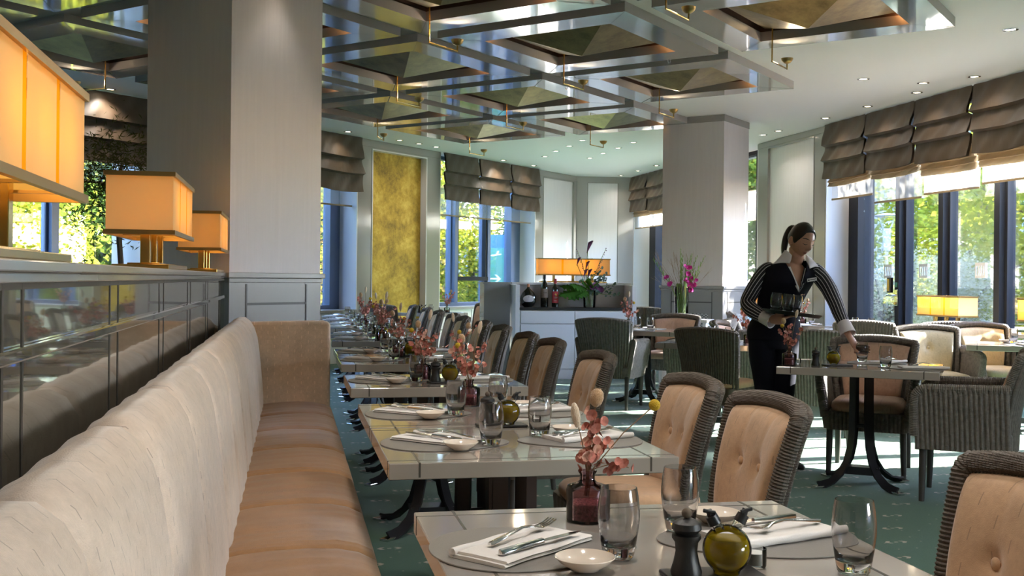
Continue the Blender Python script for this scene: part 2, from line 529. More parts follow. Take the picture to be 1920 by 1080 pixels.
def m_carpet():
    m, nt, b = new_mat('green_carpet')
    (x, y, z), vec = coords(nt)
    p = x * (1 / 0.32); q = y * (1 / 0.27)
    p = p + q.floor().mod(2.0) * 0.5
    jx = ((q.floor() * 12.9898 + p.floor() * 78.233).sin() * 43758.5).frac()
    p = (p.frac() - 0.5) + (jx - 0.5) * 0.25; q = (q.frac() - 0.5)
    cx = p.abs(); cy = q.abs()
    chev = (cx - 0.15 + cy * 0.7).abs().lt(0.034) * cy.lt(0.075) * cx.gt(0.06)
    dot = cx.lt(0.03) * cy.lt(0.022)
    u = x * 9.0 + 0.3; v = y * 9.0
    r = ((u.floor() * 127.1 + v.floor() * 311.7).sin() * 43758.5).frac()
    r2 = ((u.floor() * 269.5 + v.floor() * 183.3).sin() * 28001.8).frac()
    du = (u.frac() - 0.5 + (r2 - 0.5) * 0.5).abs(); dv = (v.frac() - 0.5 + (r - 0.5) * 0.5).abs()
    speck = du.lt(0.045) * dv.lt(0.035) * r.gt(0.45)
    mask = (chev.max(dot)).max(speck * 0.8)
    n = noise_tex(nt, vec, 220, 2, 0.7)
    base = ramp(nt, n, [(0.25, (0.033, 0.074, 0.046)), (0.75, (0.072, 0.146, 0.092))])
    nt.links.new(mix_col(nt, mask * 0.85, base, (0.50, 0.40, 0.32)), b.inputs['Base Color'])
    b.inputs['Roughness'].default_value = 0.95; b.inputs['Sheen Weight'].default_value = 0.35; b.inputs['Sheen Roughness'].default_value = 0.35; b.inputs['Sheen Tint'].default_value = (0.95, 1.0, 0.97, 1)
    b.inputs['Specular IOR Level'].default_value = 0.2
    bump(nt, b, n, 0.6, 0.004)
    return m
M['carpet'] = m_carpet()


def m_tabletop():
    m, nt, b = new_mat('greige_lacquer_tabletop')
    b.inputs['Base Color'].default_value = (0.35, 0.305, 0.265, 1)
    b.inputs['Roughness'].default_value = 0.10; b.inputs['Coat Weight'].default_value = 0.7; b.inputs['Coat Roughness'].default_value = 0.05
    return m
M['tabletop'] = m_tabletop()
M['inlay'] = simple('tabletop_groove', (0.075, 0.065, 0.055), 0.25)


def m_stripe():
    m, nt, b = new_mat('navy_pinstripe_shirt')
    a = nt.nodes.new('ShaderNodeAttribute'); a.attribute_name = 'stripe'
    f = Nd(nt, a.outputs['Fac']).frac()
    mask = (f - 0.5).abs().lt(0.10)
    nt.links.new(mix_col(nt, mask, (0.010, 0.010, 0.017), (0.60, 0.57, 0.60)), b.inputs['Base Color'])
    b.inputs['Roughness'].default_value = 0.75
    return m
M['stripe'] = m_stripe()


def m_blind():
    m, nt, b = new_mat('brown_satin_blind')
    _, vec = coords(nt)
    n = noise_tex(nt, vec, 5, 5, 0.6, (1, 1, 0.25))
    nt.links.new(ramp(nt, n, [(0.3, (0.062, 0.041, 0.024)), (0.7, (0.082, 0.055, 0.034))]), b.inputs['Base Color'])
    b.inputs['Roughness'].default_value = 0.46
    bump(nt, b, noise_tex(nt, vec, 5, 2, 0.5, (1.2, 1.2, 0.7)), 0.35, 0.03)
    return m
M['blind'] = m_blind()


def m_grille():
    m, nt, b = new_mat('radiator_grille_lattice')
    (x, y, z), vec = coords(nt)
    u = ((x + z) * 28).frac() - 0.5; v = ((x - z) * 28).frac() - 0.5
    hole = u.abs().lt(0.30) * v.abs().lt(0.30)
    nt.links.new(mix_col(nt, hole, (0.40, 0.385, 0.38), (0.05, 0.05, 0.05)), b.inputs['Base Color'])
    b.inputs['Roughness'].default_value = 0.4
    return m
M['grille'] = m_grille()


def m_facade():
    m, nt, b = new_mat('glazed_office_facade')
    (x, y, z), vec = coords(nt)
    u = (y * (1 / 2.4)).frac(); v = (z * (1 / 3.4)).frac()
    win = (u - 0.5).abs().lt(0.30) * (v - 0.5).abs().lt(0.32)
    nt.links.new(mix_col(nt, win, (0.05, 0.065, 0.09), (0.13, 0.17, 0.22)), b.inputs['Base Color'])
    b.inputs['Roughness'].default_value = 0.5
    return m
M['facade'] = m_facade()
# ---------------------------------------------------------------- room shell
CEIL = 3.336
K = 1.337
L0 = (-1.711, 13.381); ANG_L = atan2(0.72116, 0.69277)
R0 = (6.791, 19.177); ANG_R = atan2(-0.99968, 0.02512)

def PL(u, w=0.0, z=0.0):
    c, s = cos(ANG_L), sin(ANG_L); return (L0[0] + u * c - w * s, L0[1] + u * s + w * c, z)
def PR(u, w=0.0, z=0.0):
    c, s = cos(ANG_R), sin(ANG_R); return (R0[0] + u * c - w * s, R0[1] + u * s + w * c, z)
def onwall(o, side):
    o.location = (*(L0 if side == 'L' else R0), 0); o.rotation_euler[2] = ANG_L if side == 'L' else ANG_R
    return o
def AB(a, b):
    q = sqrt(0.5); return ((a - b) * q, (a + b) * q)

# floor
fl = MB(); fl.prism([(-8.2, -4.6), (7.75, -4.6), (7.35, 21.3), (5.6, 21.6), PL(10.4, .5)[:2], PL(-8.5, .5)[:2]], -0.12, 0.0)
structure(fl.build('floor', M['carpet'], smooth=0))

# coffer grid: corner of each cell in the diagonal a/b frame
A0 = [7.150 + 2.0 * k for k in range(-2, 3)]
B0 = [1.772, 3.744, 5.712, 7.684]
CELLS = [(-2, 2), (-2, 3), (-1, 0), (-1, 1), (-1, 2), (-1, 3), (0, 0), (0, 1), (0, 2), (0, 3), (1, 1), (1, 2), (1, 3), (2, 2), (2, 3)]
SA, SB = 1.778, 1.752
def cell(k, j): return A0[k + 2], B0[j]

import bmesh
def ceiling_sheet():
    ca = sorted({v for k, j in CELLS for v in (cell(k, j)[0] + SA / 2 - 0.62, cell(k, j)[0] + SA / 2 + 0.62)} | {-9.0, 21.5})
    cb = sorted({v for k, j in CELLS for v in (cell(k, j)[1] + SB / 2 - 0.62, cell(k, j)[1] + SB / 2 + 0.62)} | {-9.0, 11.3})
    holes = [(cell(k, j)[0] + SA / 2, cell(k, j)[1] + SB / 2) for k, j in CELLS]
    b = MB()
    for i in range(len(ca) - 1):
        for j in range(len(cb) - 1):
            ma, mb = (ca[i] + ca[i + 1]) / 2, (cb[j] + cb[j + 1]) / 2
            if any(abs(ma - h[0]) < 0.62 and abs(mb - h[1]) < 0.62 for h in holes): continue
            b.add([(*AB(x, y), CEIL) for x, y in ((ca[i], cb[j]), (ca[i], cb[j + 1]), (ca[i + 1], cb[j + 1]), (ca[i + 1], cb[j]))], [(0, 1, 2, 3)])
    o = b.build('ceiling', M['ceiling'], smooth=0)
    bm = bmesh.new(); bm.from_mesh(o.data)
    bmesh.ops.remove_doubles(bm, verts=bm.verts, dist=1e-5)
    for co, no in (((7.65, 0, 0), (1, 0, 0)), ((0, -4.5, 0), (0, -1, 0)), ((-8.1, 0, 0), (-1, 0, 0)), ((0, 21.6, 0), (0, 1, 0))):
        bmesh.ops.bisect_plane(bm, geom=bm.verts[:] + bm.edges[:] + bm.faces[:], plane_co=co, plane_no=no, clear_outer=True)
    bm.to_mesh(o.data); bm.free()
    return structure(o)
ceiling_sheet()

# polished field between the coffers
fb = MB()
fa = sorted({v for k, j in CELLS if j > 0 for v in (cell(k, j)[0], cell(k, j)[0] + SA)})
fbb = sorted({v for k, j in CELLS if j > 0 for v in (cell(k, j)[1], cell(k, j)[1] + SB)})
taken = {(k, j) for k, j in CELLS if j > 0}
for i in range(len(fa) - 1):
    for j in range(len(fbb) - 1):
        if i % 2 == 0 and j % 2 == 0: continue
        ks = {i // 2 - 2, (i + 1) // 2 - 2}; js = {j // 2 + 1, (j + 1) // 2 + 1}
        if not all((k, q) in taken for k in ks for q in js): continue
        fb.add([(*AB(x, y), CEIL - 0.012) for x, y in ((fa[i], fbb[j]), (fa[i], fbb[j + 1]), (fa[i + 1], fbb[j + 1]), (fa[i + 1], fbb[j]))], [(0, 1, 2, 3)])
structure(fb.build('trim_1', M['lacquer'], smooth=0))

# ---- walls of the far-left diagonal side
def pilaster(name, side, u0, u1, holes=(), depth=0.55):
    """lacquered pier between two windows, with recessed panels"""
    b = MB(); us = [u0] + [x for h in holes for x in h[:2]] + [u1]
    for i in range(0, len(us), 2): b.box(us[i], us[i + 1], 0, depth, 0, CEIL)
    for h in holes:
        b.box(h[0], h[1], 0, depth, h[3], CEIL); b.box(h[0], h[1], 0, depth, 0, h[2])
        b.box(h[0], h[1], h[4] + 0.02, depth, h[2], h[3])
    o = onwall(structure(b.build(name, M['lacquer_wall'], smooth=0)), side)
    return o

def inset(wall, name, h, mat, label=None, lip=0.02, lipmat='lacquer_pale'):
    b = MB(); b.box(h[0] + lip, h[1] - lip, h[4], h[4] + 0.03, h[2] + lip, h[3] - lip)
    o = b.build(name, mat, wall, smooth=0)
    if label: o['label'] = label
    f = MB()
    f.box(h[0], h[0] + lip, -0.008, h[4] + 0.02, h[2], h[3]); f.box(h[1] - lip, h[1], -0.008, h[4] + 0.02, h[2], h[3])
    f.box(h[0] + lip, h[1] - lip, -0.008, h[4] + 0.02, h[3] - lip, h[3]); f.box(h[0] + lip, h[1] - lip, -0.008, h[4] + 0.02, h[2], h[2] + lip)
    f.build('panel_frame', M[lipmat], wall, smooth=0)

hg = (4.15, 5.53, 0.12, 3.205, 0.11)
wa = pilaster('wall_gold', 'L', 3.83, 5.89, [hg])
inset(wa, 'gold_panel', hg, M['gold'], 'mottled gold leaf panel')
hb = (9.22, 10.43, 0.9, 3.215, 0.03)
wb = pilaster('wall_corner', 'L', 8.945, 10.56, [hb])
inset(wb, 'linen_panel', hb, M['panel'], 'white linen panel', 0.012, 'lacquer_wall')
pilaster('wall_behind_pillar', 'L', -0.05, 0.774)
for w, a, b_ in ((wa, 3.83, 5.89), (wb, 8.945, 10.56)):
    t = MB(); t.box(a, b_, -0.012, 0.0, 3.235, CEIL - 0.01); t.box(a, b_, -0.02, 0, 3.226, 3.235)
    t.build('top_rail', M['lacquer_wall'], w, smooth=0)

# chamfer between the two window walls
C1 = (5.59, 20.97); C2 = (6.76, 20.86)
ang_c = atan2(C2[1] - C1[1], C2[0] - C1[0]); lc = math.dist(C1, C2)
b = MB(); b.box(0, lc + 0.02, 0.03, 0.4, 0, CEIL); b.box(0, 0.22, 0, 0.03, 0, CEIL); b.box(lc - 0.33, lc + 0.02, 0, 0.03, 0, CEIL); b.box(0.22, lc - 0.33, 0, 0.03, 3.215, CEIL); b.box(0.22, lc - 0.33, 0, 0.03, 0, 0.9)
wc = structure(b.build('wall_chamfer', M['lacquer_wall'], smooth=0)); wc.location = (*C1, 0); wc.rotation_euler[2] = ang_c
b = MB(); b.box(0.23, lc - 0.34, 0.012, 0.03, 0.91, 3.205); b.build('linen_panel', M['panel'], wc, smooth=0)['label'] = 'white linen panel'

hc = (4.27, 5.66, 0.1, 3.235, 0.03)
wr = pilaster('wall_right', 'R', 3.95, 5.95, [hc])
inset(wr, 'linen_panel', hc, M['panel'], 'white linen panel', 0.012, 'lacquer_wall')
b = MB(); b.box(3.95, 5.95, -0.012, 0, 3.25, CEIL - 0.01); b.build('top_rail', M['lacquer_wall'], wr, smooth=0)
b = MB(); b.box(5.74, 5.80, -0.012, 0, 1.22, 1.34); b.build('light_switch', M['white'], wr, bevel=0.003)
pilaster('wall_right_unseen_pier', 'R', 12.45, 16.6)  # unseen pier, made wide to keep window light off the bench
b = MB(); b.box(16.6, 23.5, 0.0, 0.5, 1.95, CEIL); onwall(structure(b.build('wall_right_light_baffle', M['lacquer_wall'], smooth=0)), 'R')  # unseen header added to cut daylight through the near window

# unseen sides that close the room
b = MB(); b.box(-8.0, -7.7, -4.4, 8.2, 0, CEIL)
structure(b.build('wall_left', M['plaster'], smooth=0))
b = MB(); b.box(-8.0, 7.7, -4.6, -4.3, 0, CEIL)
structure(b.build('wall_back', M['plaster'], smooth=0))

# ---- windows
def window(n, side, u0, u1, z0, mull, jambs=(), transom=None, mat='frame_sky_tint', wf=0.33, decals=(), rail=0.06, split=True):
    """mullions, head, foot rail, one pane per bay"""
    f = MB()
    f.box(u0, u1, wf, wf + 0.12, z0, z0 + rail); f.box(u0, u1, wf, wf + 0.12, CEIL - 0.06, CEIL)
    for j0, j1, d in jambs: f.box(j0, j1, wf, wf + d, z0, CEIL)
    for m in mull:
        f.box(m, m + 0.09, wf, wf + 0.20, z0, CEIL); f.box(m - 0.035, m + 0.125, wf + 0.07, wf + 0.11, z0, CEIL)
    o = onwall(structure(f.build('window_%d' % n, M[mat], smooth=0)), side)
    # reveals at both ends
    g = MB()
    g.box(u0 + 0.001, u0 + 0.02, 0.0, wf, max(0.001, z0 - 0.02), CEIL - 0.002); g.box(u1 - 0.02, u1 - 0.001, 0.0, wf, max(0.001, z0 - 0.02), CEIL - 0.002)
    g.build('reveal', M['lacquer_pale'], o, smooth=0)
    ed = [u0] + [x for m in mull for x in (m, m + 0.09)] + [u1]
    for i in range(0, len(ed), 2):
        a, c = ed[i], ed[i + 1]
        for j0, j1, d in jambs:
            if j0 <= a + 0.01 < j1: a = j1
            if j0 < c - 0.01 <= j1: c = j0
        if c - a < 0.05: continue
        p = MB(); p.box(a, c, wf + 0.085, wf + 0.097, z0 + rail, CEIL - 0.06)
        pane = p.build('pane', M['window_glass'], o, smooth=0)
        if transom and transom[0] - 0.01 <= a < transom[1]:
            t = MB(); t.box(a, c, wf - 0.01, wf + 0.12, transom[2] - 0.035, transom[2] + 0.035)
            t.box(a, a + 0.045, wf + 0.02, wf + 0.1, transom[2], CEIL); t.box(c - 0.045, c, wf + 0.02, wf + 0.1, transom[2], CEIL)
            t.build('transom', M['frame'], o, smooth=0)
            h = MB(); h.box((a + c) / 2 - 0.07, (a + c) / 2 + 0.03, wf - 0.03, wf - 0.01, transom[2] + 0.035, transom[2] + 0.055)
            h.box((a + c) / 2 - 0.03, (a + c) / 2 - 0.012, wf - 0.045, wf - 0.02, transom[2] + 0.05, transom[2] + 0.12); h.box((a + c) / 2 - 0.03, (a + c) / 2 + 0.06, wf - 0.06, wf - 0.045, transom[2] + 0.105, transom[2] + 0.12)
            h.build('window_handle', M['black'], o, bevel=0.003)
        for du in decals:
            if a < du < c:
                d = MB(); s = 0.085
                d.box(du - s, du + s, wf + 0.080, wf + 0.083, 1.40 + s - 0.035, 1.40 + s); d.box(du - s, du + s, wf + 0.080, wf + 0.083, 1.40 - s, 1.40 - s + 0.03)
                for q in range(5):
                    x0 = du - s + q * 0.037
                    d.prism([(x0, 0), (x0 + 0.022, 0), (x0 + 0.022, 0.003), (x0, 0.003)], 1.40 - s + 0.03, 1.40 + s - 0.035)
                    for i2 in range(len(d.v) - 8, len(d.v)):
                        x, y, z = d.v[i2]; d.v[i2] = (x + (0.012 if z > 1.42 and 0 < q < 4 else 0), y + wf + 0.080, z)
                d.build('window_logo', M['decal'], pane, smooth=0)
    return o

window(1, 'L', -8.2, -0.05, 0.78, [-8.15 + 1.02 * i for i in range(1, 8)])
window(2, 'L', 0.774, 3.83, 0.78, [1.75, 2.77], [(3.60, 3.83, 0.14)])
window(3, 'L', 5.89, 8.945, 0.78, [6.80, 7.83], [(8.62, 8.945, 0.16)], (6.89, 7.83, 1.255))
window(4, 'R', -1.66, 3.95, 0.06, [-0.75, 0.27, 1.29, 2.31, 3.2], [(-1.66, -1.3, 0.4)], mat='frame')
window(5, 'R', 5.97, 12.45, 0.06, [7.08, 7.95, 8.93, 9.93, 10.93, 11.93], [(5.97, 6.22, 0.24)], mat='frame', decals=(6.80, 7.55, 8.60, 9.45))
window(6, 'R', 16.6, 22.9, 0.06, [17.6 + 1.02 * i for i in range(5)], mat='frame')

# sills and panelling under the windows of the diagonal wall
for n, (a, c) in enumerate(((-8.2, -0.05), (0.774, 3.83), (5.89, 8.945))):
    b = MB(); b.box(a, c, -0.02, 0.34, 0.735, 0.78)
    onwall(structure(b.build('trim_%d' % (n + 2), M['sill'], smooth=0, bevel=0.004)), 'L')
    b = MB(); b.box(a, c, 0.03, 0.30, 0, 0.735)
    o = onwall(structure(b.build('wall_under_window', M['white'], smooth=0)), 'L')
    g = MB(); u = a + 0.99
    while u < c - 0.1:
        g.box(u - 0.006, u + 0.006, 0.026, 0.031, 0.06, 0.725); u += 1.02
    g.box(a, c, 0.026, 0.031, 0.395, 0.407)
    g.build('panel_groove', M['groove'], o, smooth=0)

# door lever on the glazed door
d = thing('door_handle', 'steel lever handle on the dark glazed door behind the waitress', 'door handle')
onwall(d, 'R')
b = MB(); b.box(6.97, 7.05, 0.29, 0.33, 1.13, 1.32); b.build('release_box', M['black'], d, smooth=0, bevel=0.004)
b = MB(); b.box(6.985, 7.02, 0.286, 0.29, 1.15, 1.30); b.build('yellow_strip', M['label_yellow'], d, smooth=0)
b = MB(); b.box(7.10, 7.14, 0.322, 0.33, 1.20, 1.26); b.build('green_sticker', M['sign_green'], d, smooth=0)
b = MB(); b.box(7.09, 7.16, 0.315, 0.33, 0.97, 1.17); b.build('escutcheon', M['chrome'], d, bevel=0.004)
b = MB(); b.tube([(7.125, 0.33, 1.10), (7.125, 0.27, 1.10), (7.0, 0.27, 1.10)], 0.011); b.build('lever', M['chrome'], d)
b = MB(); b.lathe([(0.001, 0), (0.016, 0), (0.016, 0.02), (0.001, 0.02)], 12, (7.125, 0.318, 1.0), axis=(0, -1, 0)); b.build('lock_cylinder', M['brass'], d)

# ---- roman blinds
def blind(side, u0, u1, ztop, zbot, seed, mat, w0=-0.07, tiers=(0.0, 0.41, 0.68), loose=1.0, deep=1.0):
    r = random.Random(seed)
    sag = r.uniform(0.0, 0.03); tilt = r.uniform(-0.02, 0.02) * loose
    def P(s, t):
        z = ztop + (zbot - ztop) * t
        e = 0.0
        for a, c in zip(tiers, list(tiers[1:]) + [1.0]):
            if a <= t <= c:
                q = (t - a) / (c - a); e = 0.015 + 0.06 * q ** 1.5 if c < 1.0 else 0.02 + 0.025 * q
        e *= deep
        z += -(sag * 4 * s * (1 - s) + tilt * (s - 0.5)) * t
        wob = 0.012 * sin(s * 9 + seed) * t + 0.006 * sin(s * 23 + t * 17 + seed)
        return (u0 + (u1 - u0) * s + 0.010 * sin(t * 9 + seed) * (s - 0.5) * 2, w0 - e + wob, z)
    b = MB(); b.grid(lambda s, t: P(s, t), 20, 36)
    b.grid(lambda s, t: (lambda p: (p[0], p[1] + 0.03, p[2]))(P(1 - s, t)), 20, 36)
    return onwall(b.build('roman_blind', mat, smooth=50), side)

BLINDS = [('L', 0.774 + 1.02 * i, 'brown roman blind %s in the window beside the near grey pillar' % w) for i, w in enumerate(('hidden first panel', 'middle panel', 'panel next to the gold wall panel'))]
BLINDS += [('L', 5.89 + 1.02 * i, 'brown roman blind, %s of the window with the parking sign' % w) for i, w in enumerate(('panel next to the gold wall panel', 'middle panel', 'panel nearest the white linen wall panel'))]
BLINDS += [('L', -8.2 + 1.02 * i, 'brown roman blind behind the olive tree and amber lamps, %s' % w) for i, w in enumerate(('eighth from pillar', 'seventh from pillar', 'sixth from pillar', 'fifth from pillar', 'fourth from pillar', 'third from pillar', 'second from pillar', 'closest to pillar'))]
BLINDS += [('R', -1.66 + 1.02 * i, 'brown roman blind in far right-hand window, %s' % w) for i, w in enumerate(('panel next to the white corner panel', 'second panel from the corner', 'panel hidden behind pale pillar', 'fourth from the corner', 'between pale pillar and switch pier'))]
BLINDS += [('R', 6.06 + 1.02 * i, 'brown roman blind over the glazed doors, %s' % w) for i, w in enumerate(('first panel above the waitress', 'second panel from the waitress', 'third panel from the waitress', 'fourth panel from the waitress', 'fifth panel from the waitress', 'sixth panel from the waitress'))]
for i, (sd, u, lab) in enumerate(BLINDS):
    o = blind(sd, u + 0.018, u + 1.002, CEIL - 0.01, (2.545 if sd == 'L' else 2.61) + 0.015 * sin(i * 2.3), i, M['blind'])
    tag(o, ' '.join(lab.split()[:16]), 'blind', 'brown roman blinds')
    lab2 = lab.replace('brown roman blind', 'white sheer blind under brown blind').replace(' panel next to', ' next to')
    low = 2.315 if sd == 'L' else (2.345, 2.345, 2.235, 2.265, 2.30, 2.3)[i % 6] if u > 6 else 2.30
    wq = 0.10 if sd == 'L' else 0.03
    b = MB(); b.grid(lambda s, t: (u + 0.02 + 0.975 * s, wq + 0.004 * sin(s * 20), 2.80 + (low - 2.80) * t), 16, 6)
    o = onwall(b.build('sheer_blind', M['sheer_clear'] if sd == 'L' or 6 < u < 8 else M['sheer'], smooth=60), sd)
    tag(o, ' '.join(lab2.split()[:16]), 'blind', 'white sheer blinds')
    h = MB(); h.box(u + 0.02, u + 0.995, wq - 0.006, wq + 0.006, low - 0.012, low + 0.012)
    h.build('bottom_hem', M['lining'], o, smooth=0)
    if sd == 'R':
        k = blind('R', u + 0.015, u + 1.005, 2.72, 2.50 + (-0.04 if u > 8 else 0.03), i + 50, M['lining'], w0=-0.005, tiers=(0.0, 0.5, 0.75), loose=2, deep=0.5)
        k.name = 'blind_lining'; k.rotation_euler = (0, 0, 0); k.location = (0, 0, 0); k.parent = o

# ---- pillars turned 45 degrees to the bench
def pillar(name, corner, side, zc, capz=None):
    o = None
    sq = lambda e: [AB(*q) for q in ((-e, -e), (side + e, -e), (side + e, side + e), (-e, side + e))]
    b = MB(); b.prism(sq(0.0), zc, CEIL)
    o = structure(b.build(name, M['plaster'], smooth=0)); o.location = (*corner, 0)
    b = MB(); b.prism(sq(0.004), 0, zc - 0.03)
    ws = b.build('wainscot', M['wainscot'], o, smooth=0)
    b = MB(); b.prism(sq(0.028), zc - 0.03, zc + 0.005); b.prism(sq(0.012), zc - 0.06, zc - 0.03)
    b.build('dado_cap', M['wainscot'], o, smooth=0, bevel=0.004)
    g = MB()
    for z in (zc - 0.145, zc - 0.115): # horizontal and vertical shadow gaps on the two faces that show
        pass
    for face in (0, 1):
        def q(t, w0, w1, z0, z1):
            a = [(t - 0.006, w0), (t + 0.006, w0), (t + 0.006, w1), (t - 0.006, w1)]
            g.prism([AB(*(p if face == 0 else (p[1], p[0]))) for p in a], z0, z1)
        for t in (0.14, side - 0.14): q(t, -0.008, 0.0, 0.08, zc - 0.07)
        for z in (zc - 0.20,):
            a = [(0.14, -0.008), (side - 0.14, -0.008), (side - 0.14, 0.0), (0.14, 0.0)]
            g.prism([AB(*(p if face == 0 else (p[1], p[0]))) for p in a], z - 0.008, z + 0.008)
    g.build('shadow_gap', M['groove'], o, smooth=0)
    if capz:
        b = MB(); b.prism(sq(0.006), capz, CEIL - 0.003); b.build('top_band', M['lacquer_wall'], o, smooth=0)
    return o
pillar('pillar_1', (-0.394, 7.10), 0.826, 1.272)
p2 = pillar('pillar_2', (5.256, 12.63), 0.835, 1.185, CEIL - 0.085)
for face in (0, 1):
    b = MB(); a = [(0.19, -0.012), (0.645, -0.012), (0.645, 0.0), (0.19, 0.0)]
    b.prism([AB(*(p if face == 0 else (p[1], p[0]))) for p in a], 0.30, 0.84)
    b.build('grille', M['grille'], p2, smooth=0)

# ---- bench wall: low lacquered partition with ledge
b = MB(); b.box(-0.86, -0.425, -1.5, 7.10, 0, 1.236)
pw = structure(b.build('wall_partition', M['lacquer_dark'], smooth=0))
b = MB(); b.box(-0.90, -0.412, -1.5, 7.12, 1.254, 1.274); b.box(-0.88, -0.42, -1.5, 7.11, 1.236, 1.254)
b.build('ledge', M['lacquer_wall'], pw, smooth=0, bevel=0.003)
b = MB(); b.box(-0.425, -0.408, -1.5, 7.1, 1.114, 1.136)
b.build('rail', M['lacquer_dark'], pw, smooth=0, bevel=0.004)
g = MB()
for y in [1.73 + 0.972 * i for i in range(-3, 6)]:
    for q in (y, y + 0.125): g.box(-0.426, -0.4235, q - 0.006, q + 0.006, 0.3, 1.236)
g.box(-0.426, -0.4238, -1.5, 7.1, 1.226, 1.236)
g.build('shadow_gap', M['groove'], pw, smooth=0)

def spot(name, x, y, z, power, size=1.9, col=(1.0, 0.90, 0.79), blend=0.8, tgt=None):
    l = bpy.data.lights.new(name, 'SPOT'); l.energy = power; l.spot_size = size; l.spot_blend = blend; l.color = col; l.shadow_soft_size = 0.05
    o = bpy.data.objects.new(name, l); COL.objects.link(o); o.location = (x, y, z)
    if tgt: o.rotation_euler = (Vector(tgt) - Vector((x, y, z))).to_track_quat('-Z', 'Y').to_euler()
    return o
# ---------------------------------------------------------------- ceiling coffers
def make_coffer():
    t = thing('ceiling_coffer', None, 'ceiling coffer')
    ha, hb = SA / 2, SB / 2; i = 0.60
    b = MB()
    z0, z1 = -0.080, -0.002
    ring = [((ha, hb)), ]
    outer = [(-ha, -hb), (ha, -hb), (ha, hb), (-ha, hb)]; inner = [(-i, -i), (i, -i), (i, i), (-i, i)]
    V = [(*p, z0) for p in outer] + [(*p, z0) for p in inner]
    b.add(V, [(k, k + 4, (k + 1) % 4 + 4, (k + 1) % 4) for k in range(4)])
    b.build('frame', M['lacquer'], t, smooth=0)
    f = MB()
    for P in (outer, inner):
        V = [(*p, z0) for p in P] + [(*p, z1) for p in P]
        f.add(V, [(k, (k + 1) % 4, 4 + (k + 1) % 4, 4 + k) for k in range(4)])
    f.add([(*p, z1) for p in outer] + [(*p, z1) for p in inner], [(k, (k + 1) % 4, (k + 1) % 4 + 4, k + 4) for k in range(4)])
    f.build('fascia', M['fascia'], t, smooth=0)
    j = MB()
    for k in range(4):
        a, c = Vector(outer[k]), Vector(inner[k]); d = (c - a).normalized() * 0.004; n = Vector((-d.y, d.x))
        j.add([(*(a + n), z0 - 0.0015), (*(c + n), z0 - 0.0015), (*(c - n), z0 - 0.0015), (*(a - n), z0 - 0.0015)], [(0, 1, 2, 3)])
    j.build('mitre_joint', M['groove'], t, smooth=0)
    c = MB(); h = 0.618
    V = [(x * h, y * h, z) for z in (-0.002, 0.36) for x, y in ((-1, -1), (1, -1), (1, 1), (-1, 1))]
    c.add(V, [(4, 7, 6, 5), (0, 4, 5, 1), (1, 5, 6, 2), (2, 6, 7, 3), (3, 7, 4, 0)])
    c.build('recess', M['cavity'], t, smooth=0)
    p = MB(); h = 0.545
    p.add([(-h, -h, 0.012), (h, -h, 0.012), (h, h, 0.012), (-h, h, 0.012), (0, 0, -0.163), (-h, -h, 0.03), (h, -h, 0.03), (h, h, 0.03), (-h, h, 0.03)],
          [(1, 0, 4), (2, 1, 4), (3, 2, 4), (0, 3, 4), (0, 1, 6, 5), (1, 2, 7, 6), (2, 3, 8, 7), (3, 0, 5, 8), (5, 6, 7, 8)])
    p.build('pyramid', M['pyramid'], t, smooth=0)
    for sx, sy in ((0.575, -0.575), (-0.575, 0.575)):
        q = MB(); q.ball((sx, sy, 0.03), 0.016, n=10, m=6); q.build('bulb', M['coffer_bulb'], t)
    return t
coffer = Proto(make_coffer)
NAMES = {(-2, 2): 'square ceiling coffer cut by the top edge above the big amber lamp', (-2, 3): 'dark coffer in the top corner above the big amber lamp',
         (-1, 0): 'gold coffer at the very top edge with hanging brass bowl', (-1, 1): 'coffer cut by the top edge just beside the near pillar', (-1, 2): 'coffer mostly hidden behind the near pillar',
         (-1, 3): 'dark green coffer above the amber lamps, behind the near pillar', (0, 0): 'big bright gold coffer in the upper right by the white ceiling', (0, 1): 'large olive coffer in the middle of the ceiling',
         (0, 2): 'brown coffer beside the near pillar, second back', (0, 3): 'sliver of coffer showing at the edge of the near pillar', (1, 1): 'outermost olive coffer before the pale far pillar',
         (1, 2): 'coffer with dark and cream pyramid faces, centre of the grid', (1, 3): 'blue-grey coffer beside the near pillar, above the gold wall panel', (2, 2): 'gold coffer touching the pale far pillar',
         (2, 3): 'last small coffer over the parking sign window'}
for k, j in CELLS:
    a, bb = cell(k, j); x, y = AB(a + SA / 2, bb + SB / 2)
    coffer.put((x, y, CEIL), pi / 4, NAMES[(k, j)], 'ceiling coffers')

# brass rods with bowl, one per coffer
def make_pendant():
    t = thing('bowl_pendant', None, 'ceiling lamp')
    b = MB(); b.tube([(0, 0, 0.16), (0, 0, -0.295)], 0.0065, 8); b.build('rod', M['brass'], t)
    b = MB(); b.tube([(-0.006, 0, -0.29), (0.36, 0, -0.29)], 0.0065, 8); b.tube([(0.36, 0, -0.296), (0.36, 0, -0.235)], 0.0065, 8); b.build('arm', M['brass'], t)
    b = MB(); r = 0.050
    pr = [(0.004, -0.248)] + [(r * sin(q), -0.248 + 0.050 * (1 - cos(q))) for q in [0.25, 0.6, 0.95, 1.25, 1.5]] + [(r * 0.9, -0.202), (0.02, -0.22), (0.001, -0.22)]
    b.lathe(pr, 24, (0.36, 0, 0)); b.build('bowl', M['brass_old'], t, smooth=50)
    return t
pend = Proto(make_pendant)
PEND = {(-2, 3): (pi / 4 + 0.0, 'left'), (-1, 3): (pi * 1.0, ''), }
